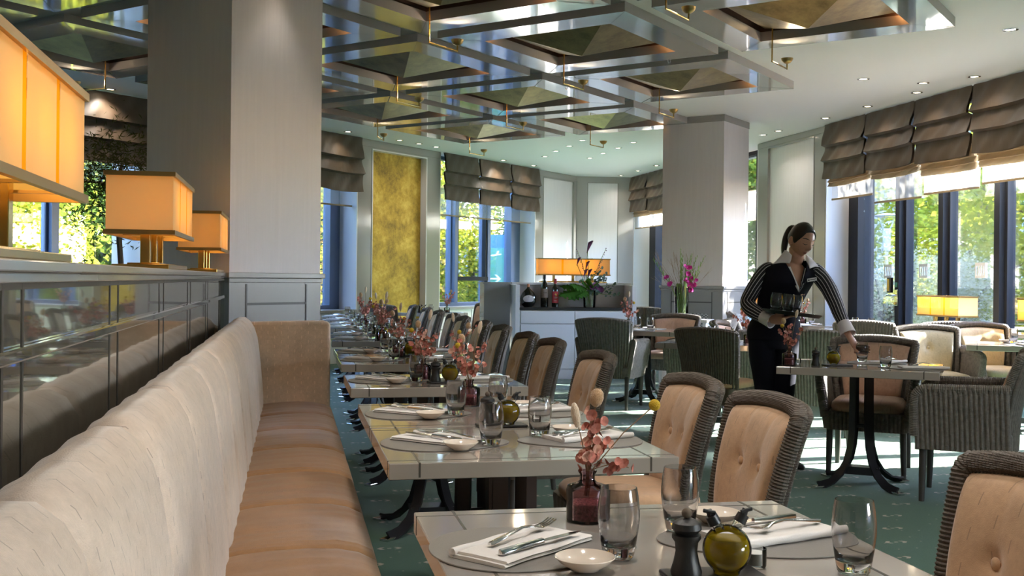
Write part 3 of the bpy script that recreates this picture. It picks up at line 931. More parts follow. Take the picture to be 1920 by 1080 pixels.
for k, j in CELLS:
    if (k, j) in ((-2, 2), (-1, 2), (0, 3)): continue
    a, bb = cell(k, j); x, y = AB(a + SA / 2 + 0.44, bb + SB / 2 + 0.44)
    rz = {(-2, 3): pi + 0.5, (-1, 3): pi * 0.82, (0, 2): pi / 4, (1, 3): pi / 2 - 0.3}.get((k, j), pi / 4)
    lab = NAMES[(k, j)]
    pend.put((x, y, CEIL), rz, 'brass bowl pendant under the ' + ' '.join(lab.replace('square ', '').split()[:10]), 'brass bowl pendants')
    lx, ly = x + 0.36 * cos(rz), y + 0.36 * sin(rz)
    spot('bowl_beam', lx, ly, CEIL - 0.200, 5.0, size=2.6, col=(1.0, 0.80, 0.55), tgt=(*AB(a + SA / 2, bb + SB / 2), CEIL + 0.05))

# downlights
def make_downlight():
    t = thing('downlight', None, 'downlight')
    b = MB(); b.lathe([(0.062, 0.0), (0.062, -0.006), (0.044, -0.009), (0.040, 0.0)], 20); b.build('trim_ring', M['chrome'], t)
    b = MB(); b.lathe([(0.0405, -0.0005), (0.0405, -0.003), (0.001, -0.0035)], 16); b.build('lamp', M['downlight'], t)
    return t
down = Proto(make_downlight)
DL = [(5.737, 7.825, 'over the glazed doors at the far right edge'), (5.696, 10.071, 'alone between the gold coffer and the door blinds'), (6.403, 10.118, 'close above the second door blind, upper of two'), (6.693, 9.679, 'by the third door blind'), (6.659, 10.643, 'close above the second door blind, lower of two'), (6.632, 11.623, 'above the first door blind'), (6.599, 12.588, 'at the end of the first door blind'), (6.545, 13.821, 'above the light switch pier'), (6.52, 14.253, 'right beside the pale pillar top'), (4.214, 15.517, 'first of the arc left of the pale pillar'), (5.016, 15.546, 'close beside the pale pillar'), (4.204, 16.252, 'second of the arc left of the pale pillar'), (4.163, 16.95, 'third of the arc left of the pale pillar'), (4.164, 17.735, 'fourth of the arc left of the pale pillar'), (4.3, 19.201, 'above the last blind of the parking sign window'), (4.955, 17.749, 'in the white ceiling left of a brass bowl'), (5.0, 16.267, 'in the white ceiling right of a brass bowl'), (4.976, 17.017, 'partly hidden by a brass bowl'), (6.426, 18.555, 'at the far window nearest the pale pillar'), (6.402, 19.557, 'at the far window, middle one'), (6.377, 20.549, 'at the far window in the corner'), (0.758, 15.527, 'beside the near pillar over its window blind'), (1.565, 16.273, 'first of three above the gold panel'), (1.898, 16.607, 'second of three above the gold panel'), (2.21, 16.934, 'third of three above the gold panel'), (3.599, 18.496, 'above the parking sign window middle'), (-2.016, 12.723, 'by the brass bowl over the olive tree')]
for i, (x, y, w) in enumerate(DL):
    down.put((x, y, CEIL), 0, 'small round ceiling downlight ' + w, 'ceiling downlights')
# the lamps' own beams
for i, (x, y, w) in enumerate(DL):
    spot('downlight_beam', x, y, CEIL - 0.012, 7.0 if x > 6.3 or (0.5 < x < 2.5 and y > 15) or y > 19 else 24.0, size=2.2)
for x, y in ((0.7, 1.9), (0.6, 3.9), (2.4, 1.2), (2.2, 3.6), (0.5, -1.0), (4.2, 2.6), (4.3, 0.2), (5.6, 4.2), (-2.5, 3.0)):
    down.put((x, y, CEIL), 0, 'ceiling downlight above the foreground, out of the picture', 'ceiling downlights out of view')
    spot('downlight_beam', x, y, CEIL - 0.012, 40.0, size=2.4, col=(1.0, 0.93, 0.86))

spot('downlight_beam', 0.02, 7.24, CEIL - 0.012, 5.0, size=1.5)
down.put((0.02, 7.24, CEIL), 0, 'ceiling downlight above the picture, washing the near pillar', 'ceiling downlights out of view')

# sprinklers
for i, (x, y, w) in enumerate(((0.16, 8.05, 'next to the near pillar edge'), (3.35, 9.35, 'under the middle of the coffer grid'), (2.78, 10.9, 'in front of the gold coffer by the pale pillar'))):
    t = thing('sprinkler', 'chrome fire sprinkler head ' + w, 'sprinkler', (x, y, CEIL - 0.012), 0, 'ceiling sprinklers')
    b = MB(); b.lathe([(0.001, 0), (0.022, 0), (0.020, -0.03), (0.012, -0.035), (0.012, -0.05), (0.001, -0.05)], 12); b.build('body', M['white'], t)
    b = MB(); b.tube([(-0.014, 0, -0.045), (-0.012, 0, -0.075), (0, 0, -0.085), (0.012, 0, -0.075), (0.014, 0, -0.045)], 0.003, 6); b.lathe([(0.001, -0.085), (0.016, -0.086), (0.001, -0.09)], 12); b.build('deflector', M['chrome'], t)
# ---------------------------------------------------------------- banquette
def make_bench():
    t = thing('banquette', 'long beige upholstered banquette with channelled back and tan seat along the lacquered partition', 'banquette', (0, 0, 0))
    y0, y1 = 0.72, 6.99; pitch = 0.635; seam0 = 3.254 - pitch * 6
    def chan(y):
        f = ((y - seam0) / pitch) % 1.0
        return (1 - abs(2 * f - 1) ** 14) if f else 0.0
    ys = []
    y = y0
    while y < y1:
        ys.append(y); f = ((y - seam0) / pitch) % 1.0
        y += 0.005 if min(f, 1 - f) < 0.08 else 0.03
    ys.append(y1)
    back = [(-0.175, 0.40), (-0.178, 0.50), (-0.186, 0.60), (-0.196, 0.70), (-0.208, 0.80), (-0.218, 0.87), (-0.232, 0.925), (-0.255, 0.965), (-0.285, 0.990), (-0.318, 0.992), (-0.352, 0.975), (-0.378, 0.935), (-0.392, 0.88), (-0.398, 0.75), (-0.398, 0.40)]
    cx, cz = -0.30, 0.70
    loops = []
    for y in ys:
        c = chan(y); L = []
        for i, (x, z) in enumerate(back):
            d = Vector((x - cx, z - cz)).normalized() if z > 0.9 else Vector((1, 0)) if x > -0.3 else Vector((-1, 0))
            k = 0.024 * c if x > -0.39 else 0
            w = 0.002 * sin(y * 31 + z * 7) * c
            L.append((x + d.x * (k - 0.018 + w), y, z + d.y * (k - 0.018 + w)))
        loops.append(L)
    b = MB(); b.loft(loops, caps=True, closed=False)
    b.build('backrest', M['bench_back'], t, smooth=75)
    seat = [(-0.20, 0.32), (-0.20, 0.435), (-0.14, 0.447), (-0.05, 0.455), (0.05, 0.458), (0.14, 0.454), (0.20, 0.442), (0.235, 0.42), (0.250, 0.385), (0.248, 0.34), (0.235, 0.32)]
    loops = []
    for y in ys:
        c = chan(y + 0.02); L = []
        for x, z in seat:
            top = z > 0.40
            wr = 0.005 * noise.noise((x * 3, y * 26, 1.3)) + 0.004 * noise.noise((x * 9, y * 60, 4.0))
            L.append((x + (0.012 * c if x > 0.22 else 0), y, z + ((0.016 * c - 0.012) + wr * c if top else 0)))
        loops.append(L)
    b = MB(); b.loft(loops, caps=True, closed=False)
    b.build('seat', M['bench_seat'], t, smooth=75)
    b = MB(); b.box(-0.39, 0.20, y0, y1, 0.06, 0.325)
    b.build('plinth', M['black'], t, smooth=0)
    # end panel: back curve at the wall, level top
    poly = [(-0.398, 0.06), (0.245, 0.06), (0.243, 0.962), (0.20, 0.974), (-0.10, 0.970), (-0.25, 0.965), (-0.36, 0.955), (-0.398, 0.93)]
    e = MB(); e.prism(poly, -0.045, 0.045)
    e.v = [(x, y1 + 0.035 - z, y) for x, y, z in e.v]
    o = e.build('end_panel', M['bench_end'], t, smooth=40, bevel=0.022, segs=4)
    return t
make_bench()

# ---------------------------------------------------------------- tables
def make_table(w, d):
    def f():
        t = thing('dining_table', None, 'table')
        b = MB(); b.box(-w / 2, w / 2, -d / 2, d / 2, 0.694, 0.74)
        top = b.build('tabletop', M['tabletop'], t, smooth=0, bevel=0.003)
        g = MB(); i = 0.085
        for s in (-1, 1):
            x = s * (w / 2 - i); g.box(x - 0.003, x + 0.003, -d / 2 - 0.0006, d / 2 + 0.0006, 0.70, 0.7406)
            y = s * (d / 2 - 0.045); g.box(-w / 2 - 0.0006, w / 2 + 0.0006, y - 0.002, y + 0.002, 0.70, 0.7405)
        g.build('inlay_line', M['inlay'], top, smooth=0)
        c = MB(); c.box(-0.16, 0.16, -0.16, 0.16, 0.682, 0.694); c.build('mounting_plate', M['black_metal'], t, smooth=0)
        for sx in (-1, 1):
            for sy in (-1, 1):
                L = MB()
                path = [(0.045, 0.05, 0.69), (0.045, 0.05, 0.50), (0.047, 0.052, 0.34), (0.055, 0.06, 0.24), (0.075, 0.085, 0.15), (0.11, 0.125, 0.08), (0.155, 0.160, 0.035), (0.20, 0.195, 0.018), (0.225, 0.215, 0.014)]
                lo = []
                for k, (x, y, z) in enumerate(path):
                    a = Vector(path[max(k - 1, 0)]); q = Vector(path[min(k + 1, len(path) - 1)]); tg = (q - a).normalized()
                    n = Vector((0.67, 0.74, 0)); n = (n - tg * n.dot(tg)).normalized(); s = tg.cross(n)
                    P = Vector((x, y, z)); lo.append([tuple(P + s * u * 0.027 + n * v * 0.006) for u, v in ((-1, -1), (1, -1), (1, 1), (-1, 1))])
                L.loft(lo); L.v = [(x * sx, y * sy, z) for x, y, z in L.v]
                if sx * sy < 0: L.f = [q[::-1] for q in L.f]
                leg = L.build('leg', M['black_metal'], t, smooth=30)
                p = MB(); p.box(-0.035, 0.035, -0.024, 0.024, 0.0, 0.013); p.xf(Matrix.Translation((sx * 0.23, sy * 0.218, 0)) @ Matrix.Rotation(sy * sx * 0.83, 4, 'Z'))
                p.build('foot_pad', M['chrome'], leg, smooth=0, bevel=0.003)
        s = MB(); s.box(-0.105, 0.105, -0.10, 0.10, 0.095, 0.108); s.box(-0.105, 0.105, -0.105, -0.095, 0.078, 0.125); s.box(-0.05, 0.05, 0.04, 0.05, 0.36, 0.372); s.box(-0.05, 0.05, -0.05, -0.04, 0.36, 0.372)
        s.build('stretcher', M['black_metal'], t, smooth=0)
        return t
    return f
TR = Proto(make_table(0.84, 0.70)); TS = Proto(make_table(0.92, 0.74))
RX = 0.685
ROWS = [(1.995, 'foreground'), (3.315, 'second'), (4.035, 'third'), (5.37, 'fourth'), (6.745, 'fifth'), (7.46, 'sixth'), (9.05, 'seventh'), (9.77, 'eighth'), (11.15, 'ninth'), (11.87, 'tenth'), (13.1, 'eleventh'), (14.3, 'twelfth')]
ORD = dict(ROWS)
for y, n in ROWS:
    lab = 'greige lacquer table in the bottom foreground, nearest the camera' if n == 'foreground' else 'greige lacquer table along the banquette side, %s of the row counted from the front' % n
    TR.put((RX + max(0, (y - 5) * 0.012), y, 0), 0.0, lab, 'row of tables along the bench')
QA = radians(-35)
E1 = Vector((cos(QA), sin(QA), 0)); E2 = Vector((-sin(QA), cos(QA), 0))
TAB = {'W': (3.46, 6.10), 'A': (3.586, 10.70), 'B': (3.52, 8.50), 'K': (6.11, 8.10), 'G': (6.08, 10.70), 'Q': (6.05, 12.0)}
TLAB = {'W': 'greige lacquer table the waitress is laying', 'A': 'greige table before the white sideboard, between wicker armchairs', 'B': 'greige table half hidden by a wicker chair back, left of the waitress', 'K': 'table at the right edge by the glazed door', 'G': 'sunlit table by the glazed door behind the light fluted chair', 'Q': 'bright table with pink vase just behind the waitress'}
for k, (x, y) in TAB.items():
    TS.put((x, y, 0), QA, TLAB[k], 'tables in the room')
TR.put((2.06, 16.05, 0), 0.75, 'far table against the gold panel with an orange backed chair', 'tables in the room')

# ---------------------------------------------------------------- woven chairs
def flute(b, cols, th, n_in=1):
    """shell swept over columns; each column = list of (point, normal) bottom to top; rounded top"""
    loops = []
    for col in cols:
        L = [tuple(p + n * th * 0.5) for p, n in col]
        p, n = col[-1]; up = (col[-1][0] - col[-2][0]).normalized()
        L += [tuple(p + up * th * 0.35 + n * th * 0.3), tuple(p + up * th * 0.5), tuple(p + up * th * 0.35 - n * th * 0.3)]
        L += [tuple(p - n * th * 0.5) for p, n in reversed(col)]
        loops.append(L)
    return b.loft(loops, caps=True)

def back_cols(hw0, hw1, z0, z1, y0, y1, wrap, arch, ribs, amp, curve=0.0, rows=7):
    cols = []; N = ribs * 5
    for i in range(N + 1):
        s = -1 + 2 * i / N; rip = amp * abs(sin(pi * ribs * i / N)) if ribs else 0; col = []
        for k in range(rows):
            t = k / (rows - 1)
            hw = hw0 + (hw1 - hw0) * t ** 1.25; y = y0 + (y1 - y0) * t + curve * sin(pi * t)
            z = z0 + (z1 + arch * (1 - s * s) - z0) * t
            n = Vector((s * 0.45, -1, 0.08)).normalized()
            p = Vector((hw * s, y + wrap * abs(s) ** 2.5, z)) + n * rip
            col.append((p, n))
        cols.append(col)
    return cols

def rim_path(hw0, hw1, z0, z1, y0, y1, wrap, arch, n=26, off=0.0, curve=0.0):
    pts = []
    for i in range(n):
        t = i / (n - 1) * 0.97; pts.append(Vector((-(hw0 + (hw1 - hw0) * t ** 1.25), y0 + (y1 - y0) * t + curve * sin(pi * t) + wrap + off, z0 + (z1 - z0) * t)))
    for i in range(1, 2 * n):
        s = -1 + 2 * i / (2 * n)
        pts.append(Vector((hw1 * s, y1 + wrap * abs(s) ** 2.5 + off, z1 + arch * (1 - s * s))))
    for i in range(n):
        t = 0.97 - i / (n - 1) * 0.97; pts.append(Vector((hw0 + (hw1 - hw0) * t ** 1.25, y0 + (y1 - y0) * t + curve * sin(pi * t) + wrap + off, z0 + (z1 - z0) * t)))
    return pts

def rope(b, pts, r, step=0.010, dep=0.07, n=10):
    """tube with woven rings"""
    P = [Vector(p) for p in pts]; out = []; seg = 0; acc = 0.0
    L = [0.0]
    for a, c in zip(P, P[1:]): L.append(L[-1] + (c - a).length)
    m = max(2, int(L[-1] / (step / 2))); j = 0
    for i in range(m + 1):
        d = L[-1] * i / m
        while j < len(P) - 2 and L[j + 1] < d: j += 1
        f = (d - L[j]) / max(1e-9, L[j + 1] - L[j]); out.append(P[j].lerp(P[j + 1], min(1, f)))
    rr = [r * (1 + (dep if i % 2 else -dep)) for i in range(m + 1)]
    return b.tube(out, rr, n)

def cushion_grid(b, hw0, hw1, z0, z1, y0, y1, wrap, arch, buttons=(), bulge=0.035, curve=0.0, back=0.02):
    def P(u, v):
        s = -1 + 2 * u; t = v
        hw = hw0 + (hw1 - hw0) * t ** 1.25; z = z0 + (z1 + arch * (1 - s * s) - z0) * t
        y = y0 + (y1 - y0) * t + curve * sin(pi * t) + wrap * abs(s) ** 2.5
        e = (1 - abs(s) ** 6) * (1 - abs(2 * t - 1) ** 8)
        k = bulge * e ** 0.5 if e > 0 else 0
        for bs, bt in buttons:
            d2 = ((s - bs) * hw) ** 2 + ((t - bt) * (z1 - z0)) ** 2
            k -= 0.022 * math.exp(-d2 / 0.0010)
            k -= 0.008 * math.exp(-((s - bs) * hw) ** 2 / 0.00025) * max(0, t - bt) * 1.5
        return (hw * s, y + k, z)
    b.grid(lambda u, v: P(1 - u, v), 44, 34)
    b.grid(lambda u, v: (lambda p: (p[0], p[1] - back, p[2]))((lambda u: P(u, v))(u)) if False else (P(u, v)[0], y0 + (y1 - y0) * v + curve * sin(pi * v) + wrap * abs(-1 + 2 * u) ** 2.5 - 0.004, P(u, v)[2]), 44, 34)
    return P

def make_side_chair(cush, wick='wicker'):
    def f():
        t = thing('dining_chair', None, 'chair')
        A = dict(hw0=0.205, hw1=0.262, z0=0.30, z1=0.845, y0=-0.205, y1=-0.30, wrap=0.05, arch=0.022)
        b = MB(); flute(b, back_cols(**A, ribs=25, amp=0.006, curve=0.02), 0.034)
        bk = b.build('backrest', M[wick], t, smooth=60)
        r = MB(); rope(r, rim_path(**A, off=0.020, curve=0.02), 0.027)
        r.build('rolled_rim', M[wick], bk, smooth=0)
        c = MB(); bt = ((-0.36, 0.56), (0.36, 0.56))
        P = cushion_grid(c, 0.182, 0.238, 0.44, 0.828, -0.185, -0.268, 0.045, 0.018, bt, 0.042, 0.02)
        cu = c.build('back_cushion', M[cush], t, smooth=70)
        for s, v in bt:
            p = P((s + 1) / 2, v); q = MB(); q.ball((p[0], p[1] + 0.006, p[2]), 0.014, 0.008, 0.014, 12, 8); q.build('button', M[cush], cu)
        k = MB()
        poly = [(-0.235, 0.235), (-0.21, 0.255), (0.21, 0.255), (0.235, 0.235), (0.222, -0.20), (0.19, -0.23), (-0.19, -0.23), (-0.222, -0.20)]
        N = 160; cols = []
        per = [Vector((*p, 0)) for p in poly]; Ls = [0]
        for i in range(8): Ls.append(Ls[-1] + (per[(i + 1) % 8] - per[i]).length)
        ring = []
        for i in range(N):
            d = Ls[-1] * i / N; j = max(q for q in range(8) if Ls[q] <= d); a = per[j].lerp(per[(j + 1) % 8], (d - Ls[j]) / (Ls[j + 1] - Ls[j]))
            ring.append(a * (1 + 0.022 * abs(sin(pi * 56 * i / N * 0.5))))
        k.loft([[(p.x * q, p.y * q, z) for p in ring] for q, z in ((0.95, 0.285), (0.97, 0.30), (1.0, 0.40), (0.99, 0.415))])
        k.build('seat_skirt', M[wick], t, smooth=60)
        s = MB(); lo = []
        for q, z in ((0.86, 0.408), (0.99, 0.415), (1.02, 0.432), (1.01, 0.450), (0.95, 0.466), (0.80, 0.474), (0.4, 0.478)):
            lo.append([(0.232 * q * (abs(cos(a)) ** 0.4) * (1 if cos(a) > 0 else -1), 0.012 + 0.236 * q * (abs(sin(a)) ** 0.4) * (1 if sin(a) > 0 else -1), z) for a in [2 * pi * i / 48 for i in range(48)]])
        s.loft(lo); s.build('seat_cushion', M[cush], t, smooth=70)
        for sx in (-1, 1):
            for y, lean in ((0.215, 0.012), (-0.195, -0.03)):
                L = MB(); L.tube([(sx * 0.195, y, 0.31), (sx * 0.20, y + lean * 0.5, 0.15), (sx * 0.205, y + lean, 0.0)], [0.020, 0.018, 0.014], 12)
                L.build('leg', M['wicker_leg'], t)
        return t
    return f

def make_armchair(cush, wick='wicker_grey'):
    def f():
        t = thing('wicker_armchair', None, 'armchair')
        A = dict(hw0=0.215, hw1=0.275, z0=0.30, z1=0.845, y0=-0.225, y1=-0.335, wrap=0.055, arch=0.025)
        b = MB(); flute(b, back_cols(**A, ribs=21, amp=0.009, curve=0.03), 0.036)
        bk = b.build('backrest', M[wick], t, smooth=60)
        r = MB(); rope(r, rim_path(**A, off=0.02, curve=0.03), 0.024)
        r.build('rolled_rim', M[wick], bk, smooth=0)
        for sx in (-1, 1):
            cols = []; ribs = 19; N = ribs * 5
            for i in range(N + 1):
                q = i / N; y = -0.215 + 0.50 * q
                top = 0.655 - 0.012 * q; e = max(0.0, (q - 0.86) / 0.14); top -= 0.085 * (1 - sqrt(max(0.0, 1 - e * e)))
                rip = 0.009 * abs(sin(pi * ribs * q)); col = []
                for k in range(6):
                    v = k / 5; z = 0.30 + (top - 0.30) * v
                    x = 0.235 + 0.055 * v ** 1.2 + 0.012 * sin(pi * q)
                    n = Vector((1, 0.0, 0.1)).normalized()
                    col.append((Vector((x, y + 0.01 * v, z)) + n * rip, n))
                cols.append(col)
            a = MB(); flute(a, cols, 0.036)
            a.v = [(x * sx, y, z) for x, y, z in a.v]
            if sx < 0: a.f = [p[::-1] for p in a.f]
            am = a.build('arm', M[wick], t, smooth=60)
            tp = [cols[i][-1][0] + Vector((-0.006, 0, 0.008)) for i in range(0, N + 1, 4)]
            tp += [Vector((tp[-1].x - 0.01 * j, tp[-1].y + 0.012, tp[-1].z - 0.06 * j)) for j in range(1, 5)]
            rr = MB(); rope(rr, tp, 0.027)
            rr.v = [(x * sx, y, z) for x, y, z in rr.v]
            if sx < 0: rr.f = [p[::-1] for p in rr.f]
            rr.build('arm_rim', M[wick], am, smooth=0)
        c = MB(); P = cushion_grid(c, 0.18, 0.235, 0.46, 0.818, -0.20, -0.30, 0.05, 0.02, ((0.0, 0.6),), 0.04, 0.03)
        cu = c.build('back_cushion', M[cush], t, smooth=70)
        p = P(0.5, 0.6); q = MB(); q.ball((p[0], p[1] + 0.006, p[2]), 0.013, 0.008, 0.013, 12, 8); q.build('button', M[cush], cu)
        k = MB(); k.box(-0.245, 0.245, -0.22, 0.275, 0.30, 0.41)
        k.build('seat_skirt', M[wick], t, smooth=0, bevel=0.01)
        g = MB(); cols = []
        for i in range(96):
            x = -0.243 + 0.486 * i / 95; rip = 0.008 * abs(sin(pi * 19 * i / 95)); n = Vector((0, 1, 0))
            cols.append([(Vector((x, 0.272 + rip, z)), n) for z in (0.295, 0.33, 0.37, 0.405)])
        flute(g, cols, 0.02); g.build('front_apron', M[wick], t, smooth=60)
        s = MB(); lo = []
        for w_, z in ((0.9, 0.408), (0.99, 0.418), (1.02, 0.44), (1.0, 0.465), (0.93, 0.482), (0.78, 0.49), (0.4, 0.494)):
            lo.append([(0.222 * w_ * (abs(cos(a)) ** 0.35) * (1 if cos(a) > 0 else -1), 0.045 + 0.245 * w_ * (abs(sin(a)) ** 0.35) * (1 if sin(a) > 0 else -1), z) for a in [2 * pi * i / 48 for i in range(48)]])
        s.loft(lo); s.build('seat_cushion', M[cush], t, smooth=70)
        for sx in (-1, 1):
            for y, lean in ((0.245, 0.006), (-0.205, -0.03)):
                L = MB(); L.tube([(sx * 0.225, y, 0.32), (sx * 0.228, y + lean * 0.5, 0.15), (sx * 0.232, y + lean, 0.0)], [0.022, 0.020, 0.015], 12)
                L.build('leg', M['wicker_leg'], t)
        return t
    return f

CH = Proto(make_side_chair('cushion')); CHF = Proto(make_side_chair('cushion_sand', 'wicker_grey'))
AC = Proto(make_armchair('cushion_pink')); ACS = Proto(make_armchair('cushion_sand'))
def face(v): return atan2(-v[0], v[1])
ROWCH = [(1.93, 1.50, 'brown wicker chair cut by the bottom right corner, nearest the camera'), (3.235, 1.50, 'brown wicker chair at the second row table, peach cushion with two buttons'), (3.93, 1.51, 'brown wicker chair behind the yellow billy button, at the third row table'), (5.29, 1.52, 'brown wicker chair in front of the wicker armchair leg, at the fourth row table'), (6.45, 1.56, 'brown wicker chair at the fifth row table'), (7.22, 1.57, 'brown wicker chair at the sixth row table'), (8.38, 1.62, 'brown wicker chair between the sixth and seventh row tables'), (9.22, 1.62, 'brown wicker chair at the seventh row table'), (10.35, 1.62, 'bluish wicker chair at the eighth row table'), (11.15, 1.64, 'bluish wicker chair at the ninth row table'), (12.3, 1.64, 'bluish wicker chair at the tenth row table'), (13.4, 1.64, 'bluish wicker chair at the eleventh row table'), (14.75, 1.62, 'last bluish wicker chair of the row by the gold panel')]
for y, x, lab in ROWCH:
    CH.put((x - 0.30 + 0.06, y, 0), face((-1, 0.03)), lab, 'brown wicker chairs along the row')
CH.put((2.70, 16.25, 0), face((-0.9, -0.35)), 'wicker chair with orange back cushion at the far table by the gold panel')
ACS.put((1.42, 15.35, 0), face((0.75, 0.66)), 'blue lit fluted chair back in front of the gold panel')
def room_chair(pr, tab, off, fdir, lab):
    x, y = TAB[tab]; p = Vector((x, y, 0)) + E1 * off[0] + E2 * off[1]
    f = E1 * fdir[0] + E2 * fdir[1]
    pr.put((p.x, p.y, 0), face(f), lab, 'wicker chairs in the room')
room_chair(AC, 'W', (0.0, 0.55), (0, -1), 'wicker armchair with pink cushion behind the table the waitress is laying')
room_chair(AC, 'W', (0.63, -0.14), (-1, 0.05), 'grey wicker armchair seen from the side, right of the waitress table')
AC.put((3.10, 10.24, 0), face(E2), 'grey fluted armchair with its back turned, in front of the white sideboard', 'wicker chairs in the room')
CH.put((3.36, 8.12, 0), face((0.77, 0.64)), 'dark fluted chair with its back turned, left of the waitress', 'wicker chairs in the room')
AC.put((4.06, 10.30, 0), face(-E1), 'dark armchair half hidden behind the fluted chair back, rounded arm showing', 'wicker chairs in the room')
room_chair(AC, 'A', (0.10, 0.62), (0, -1), 'wicker armchair with peach cushion facing out behind the table by the sideboard')
AC.put((4.16, 9.34, 0), face(E1), 'pale fluted chair back below the gladiolus, beside the pillar grille', 'wicker chairs in the room')
ACS.put((4.05, 7.82, 0), face((0.45, 0.9)), 'light fluted chair back between the waitress and the pink armchair', 'wicker chairs in the room')
ACS.put((5.58, 9.76, 0), face(E2), 'sunlit pale fluted chair back in front of the glazed door', 'wicker chairs in the room')
ACS.put((5.55, 11.05, 0), face((0.5, -0.85)), 'chair facing out behind the sunlit pale fluted chair', 'wicker chairs in the room')
ACS.put((5.44, 8.36, 0), face((-0.25, -0.97)), 'armchair with sand cushion facing out in front of the glazed doors', 'wicker chairs in the room')
ACS.put((6.30, 9.64, 0), face((0.2, 0.98)), 'fluted chair back behind the sand cushioned armchair, below the amber lamp', 'wicker chairs in the room')
ACS.put((6.36, 8.86, 0), face((-0.1, -0.99)), 'armchair with sand cushion at the right edge beside the door post', 'wicker chairs in the room')
ACS.put((4.95, 14.5, 0), face(E2), 'far dark fluted chair back beside the sideboard, under the small lamp', 'wicker chairs in the room')
ACS.put((5.45, 15.4, 0), face((-0.5, 0.86)), 'farthest chair, only its pale rim showing beside the sideboard', 'wicker chairs in the room')
ACS.put((5.45, 12.05, 0), face((0.9, -0.4)), 'pale cushioned chair just behind the waitress, by the bright table', 'wicker chairs in the room')

# ---------------------------------------------------------------- lamps with long fabric shade
def make_lamp(length=0.74, depth=0.225, h=0.205, z0=0.128, light=0.55, legs=3):
    def f():
        t = thing('table_lamp', None, 'table lamp')
        hl, hd = length / 2, depth / 2
        sh = MB(); n = 3 if length > 0.5 else 1; sw = 0.028
        z1 = z0 + h
        ed = [-hl + 2 * hl * i / n for i in range(n + 1)]
        for i in range(n):
            a = ed[i] + (sw / 2 if i else 0); c = ed[i + 1] - (sw / 2 if i < n - 1 else 0)
            for s in (-1, 1):
                sh.add([(s * hd, a, z0), (s * hd, c, z0), (s * hd, c, z1), (s * hd, a, z1)], [(0, 1, 2, 3) if s > 0 else (3, 2, 1, 0)])
        for s in (-1, 1):
            sh.add([(-hd, s * hl, z0), (hd, s * hl, z0), (hd, s * hl, z1), (-hd, s * hl, z1)], [(0, 1, 2, 3) if s < 0 else (3, 2, 1, 0)])
        shade = sh.build('lamp_shade', M['shade'], t, smooth=0)
        if n > 1:
            st = MB()
            for i in range(1, n):
                for s in (-1, 1):
                    st.add([(s * hd * 0.995, ed[i] - sw / 2, z0), (s * hd * 0.995, ed[i] + sw / 2, z0), (s * hd * 0.995, ed[i] + sw / 2, z1), (s * hd * 0.995, ed[i] - sw / 2, z1)], [(0, 1, 2, 3) if s > 0 else (3, 2, 1, 0)])
            st.build('amber_strip', M['shade_seam'], shade, smooth=0)
        fr = MB(); q = 0.008
        for z in (z0, z1):
            for s in (-1, 1):
                fr.box(s * hd - q / 2, s * hd + q, -hl - q, hl + q, z - q, z + q) if s > 0 else fr.box(s * hd - q, s * hd + q / 2, -hl - q, hl + q, z - q, z + q)
                fr.box(-hd, hd, s * hl - q, s * hl + q, z - q, z + q)
        for i in range(n):
            ym = (ed[i] + ed[i + 1]) / 2
            fr.box(-hd, hd, ym - 0.006, ym + 0.006, z0 + 0.0, z0 + 0.006)
        fr.build('shade_frame', M['brass_old'], shade, smooth=0)
        yl = [0] if legs == 1 else [-0.2 * length / 0.74, 0, 0.2 * length / 0.74]
        for y in yl:
            p = MB(); p.box(-0.017, 0.017, y - 0.017, y + 0.017, 0.02, z0 + 0.02); p.build('post', M['brass'], t, smooth=0, bevel=0.002)
            g = MB(); g.lathe([(0.001, 0), (0.006, 0), (0.006, 0.012), (0.001, 0.015)], 10, (0, y, z1)); g.build('finial', M['brass'], shade)
            u = MB(); u.ball((0, y, z0 + h * 0.55), 0.022, 0.022, 0.03, 10, 8); u.build('bulb', M['bulb'], t)
            l = bpy.data.lights.new('lamp_light', 'POINT'); l.energy = light * (3.0 / len(yl)) / 3.0; l.color = (1.0, 0.58, 0.16); l.shadow_soft_size = 0.03
            o = bpy.data.objects.new('lamp_light', l); COL.objects.link(o); o.parent = t; o.location = (0.03, y + 0.04, z0 + h * 0.5)
        b = MB(); b.box(-hd * 0.86, hd * 0.86, -hl * 0.92, hl * 0.92, 0.0, 0.016); b.box(-hd * 0.5, hd * 0.5, -hl * 0.7, hl * 0.7, 0.016, 0.022)
        b.build('base', M['brass'], t, smooth=0, bevel=0.002)
        return t
    return f
LP = Proto(make_lamp())
LX = -0.41 - 0.116; LZ = 1.275
LP.put((LX, 1.93, LZ), 0, 'big amber lamp with cream shade cut by the picture edge, on the partition ledge', 'lamps on the partition ledge')
LP.put((LX, 4.325, LZ), 0, 'amber lamp with brass posts, middle of the three on the partition ledge', 'lamps on the partition ledge')
LP.put((LX + 0.015, 6.60, LZ), 0, 'smallest amber lamp against the grey pillar, last on the partition ledge', 'lamps on the partition ledge')
LP.put((6.84, 10.33, 0.78), 0, 'amber and cream lamp on the window console before the glazed doors', 'lamps by the window')
LP.put((6.84, 8.66, 0.78), 0, 'lamp whose cream shade just enters at the right edge', 'lamps by the window')
LP.put((6.45, 14.72, 0.80), 0.6, 'small cream lamp beyond the sideboard, in front of the far window', 'lamps by the window')
LS = Proto(make_lamp(0.95, 0.20, 0.21, 0.10, 1.4))
LS.put((3.62, 13.74, 1.215), pi / 2 - 0.06, 'long cream lamp with amber strips standing on top of the sideboard', 'lamps on the sideboard')

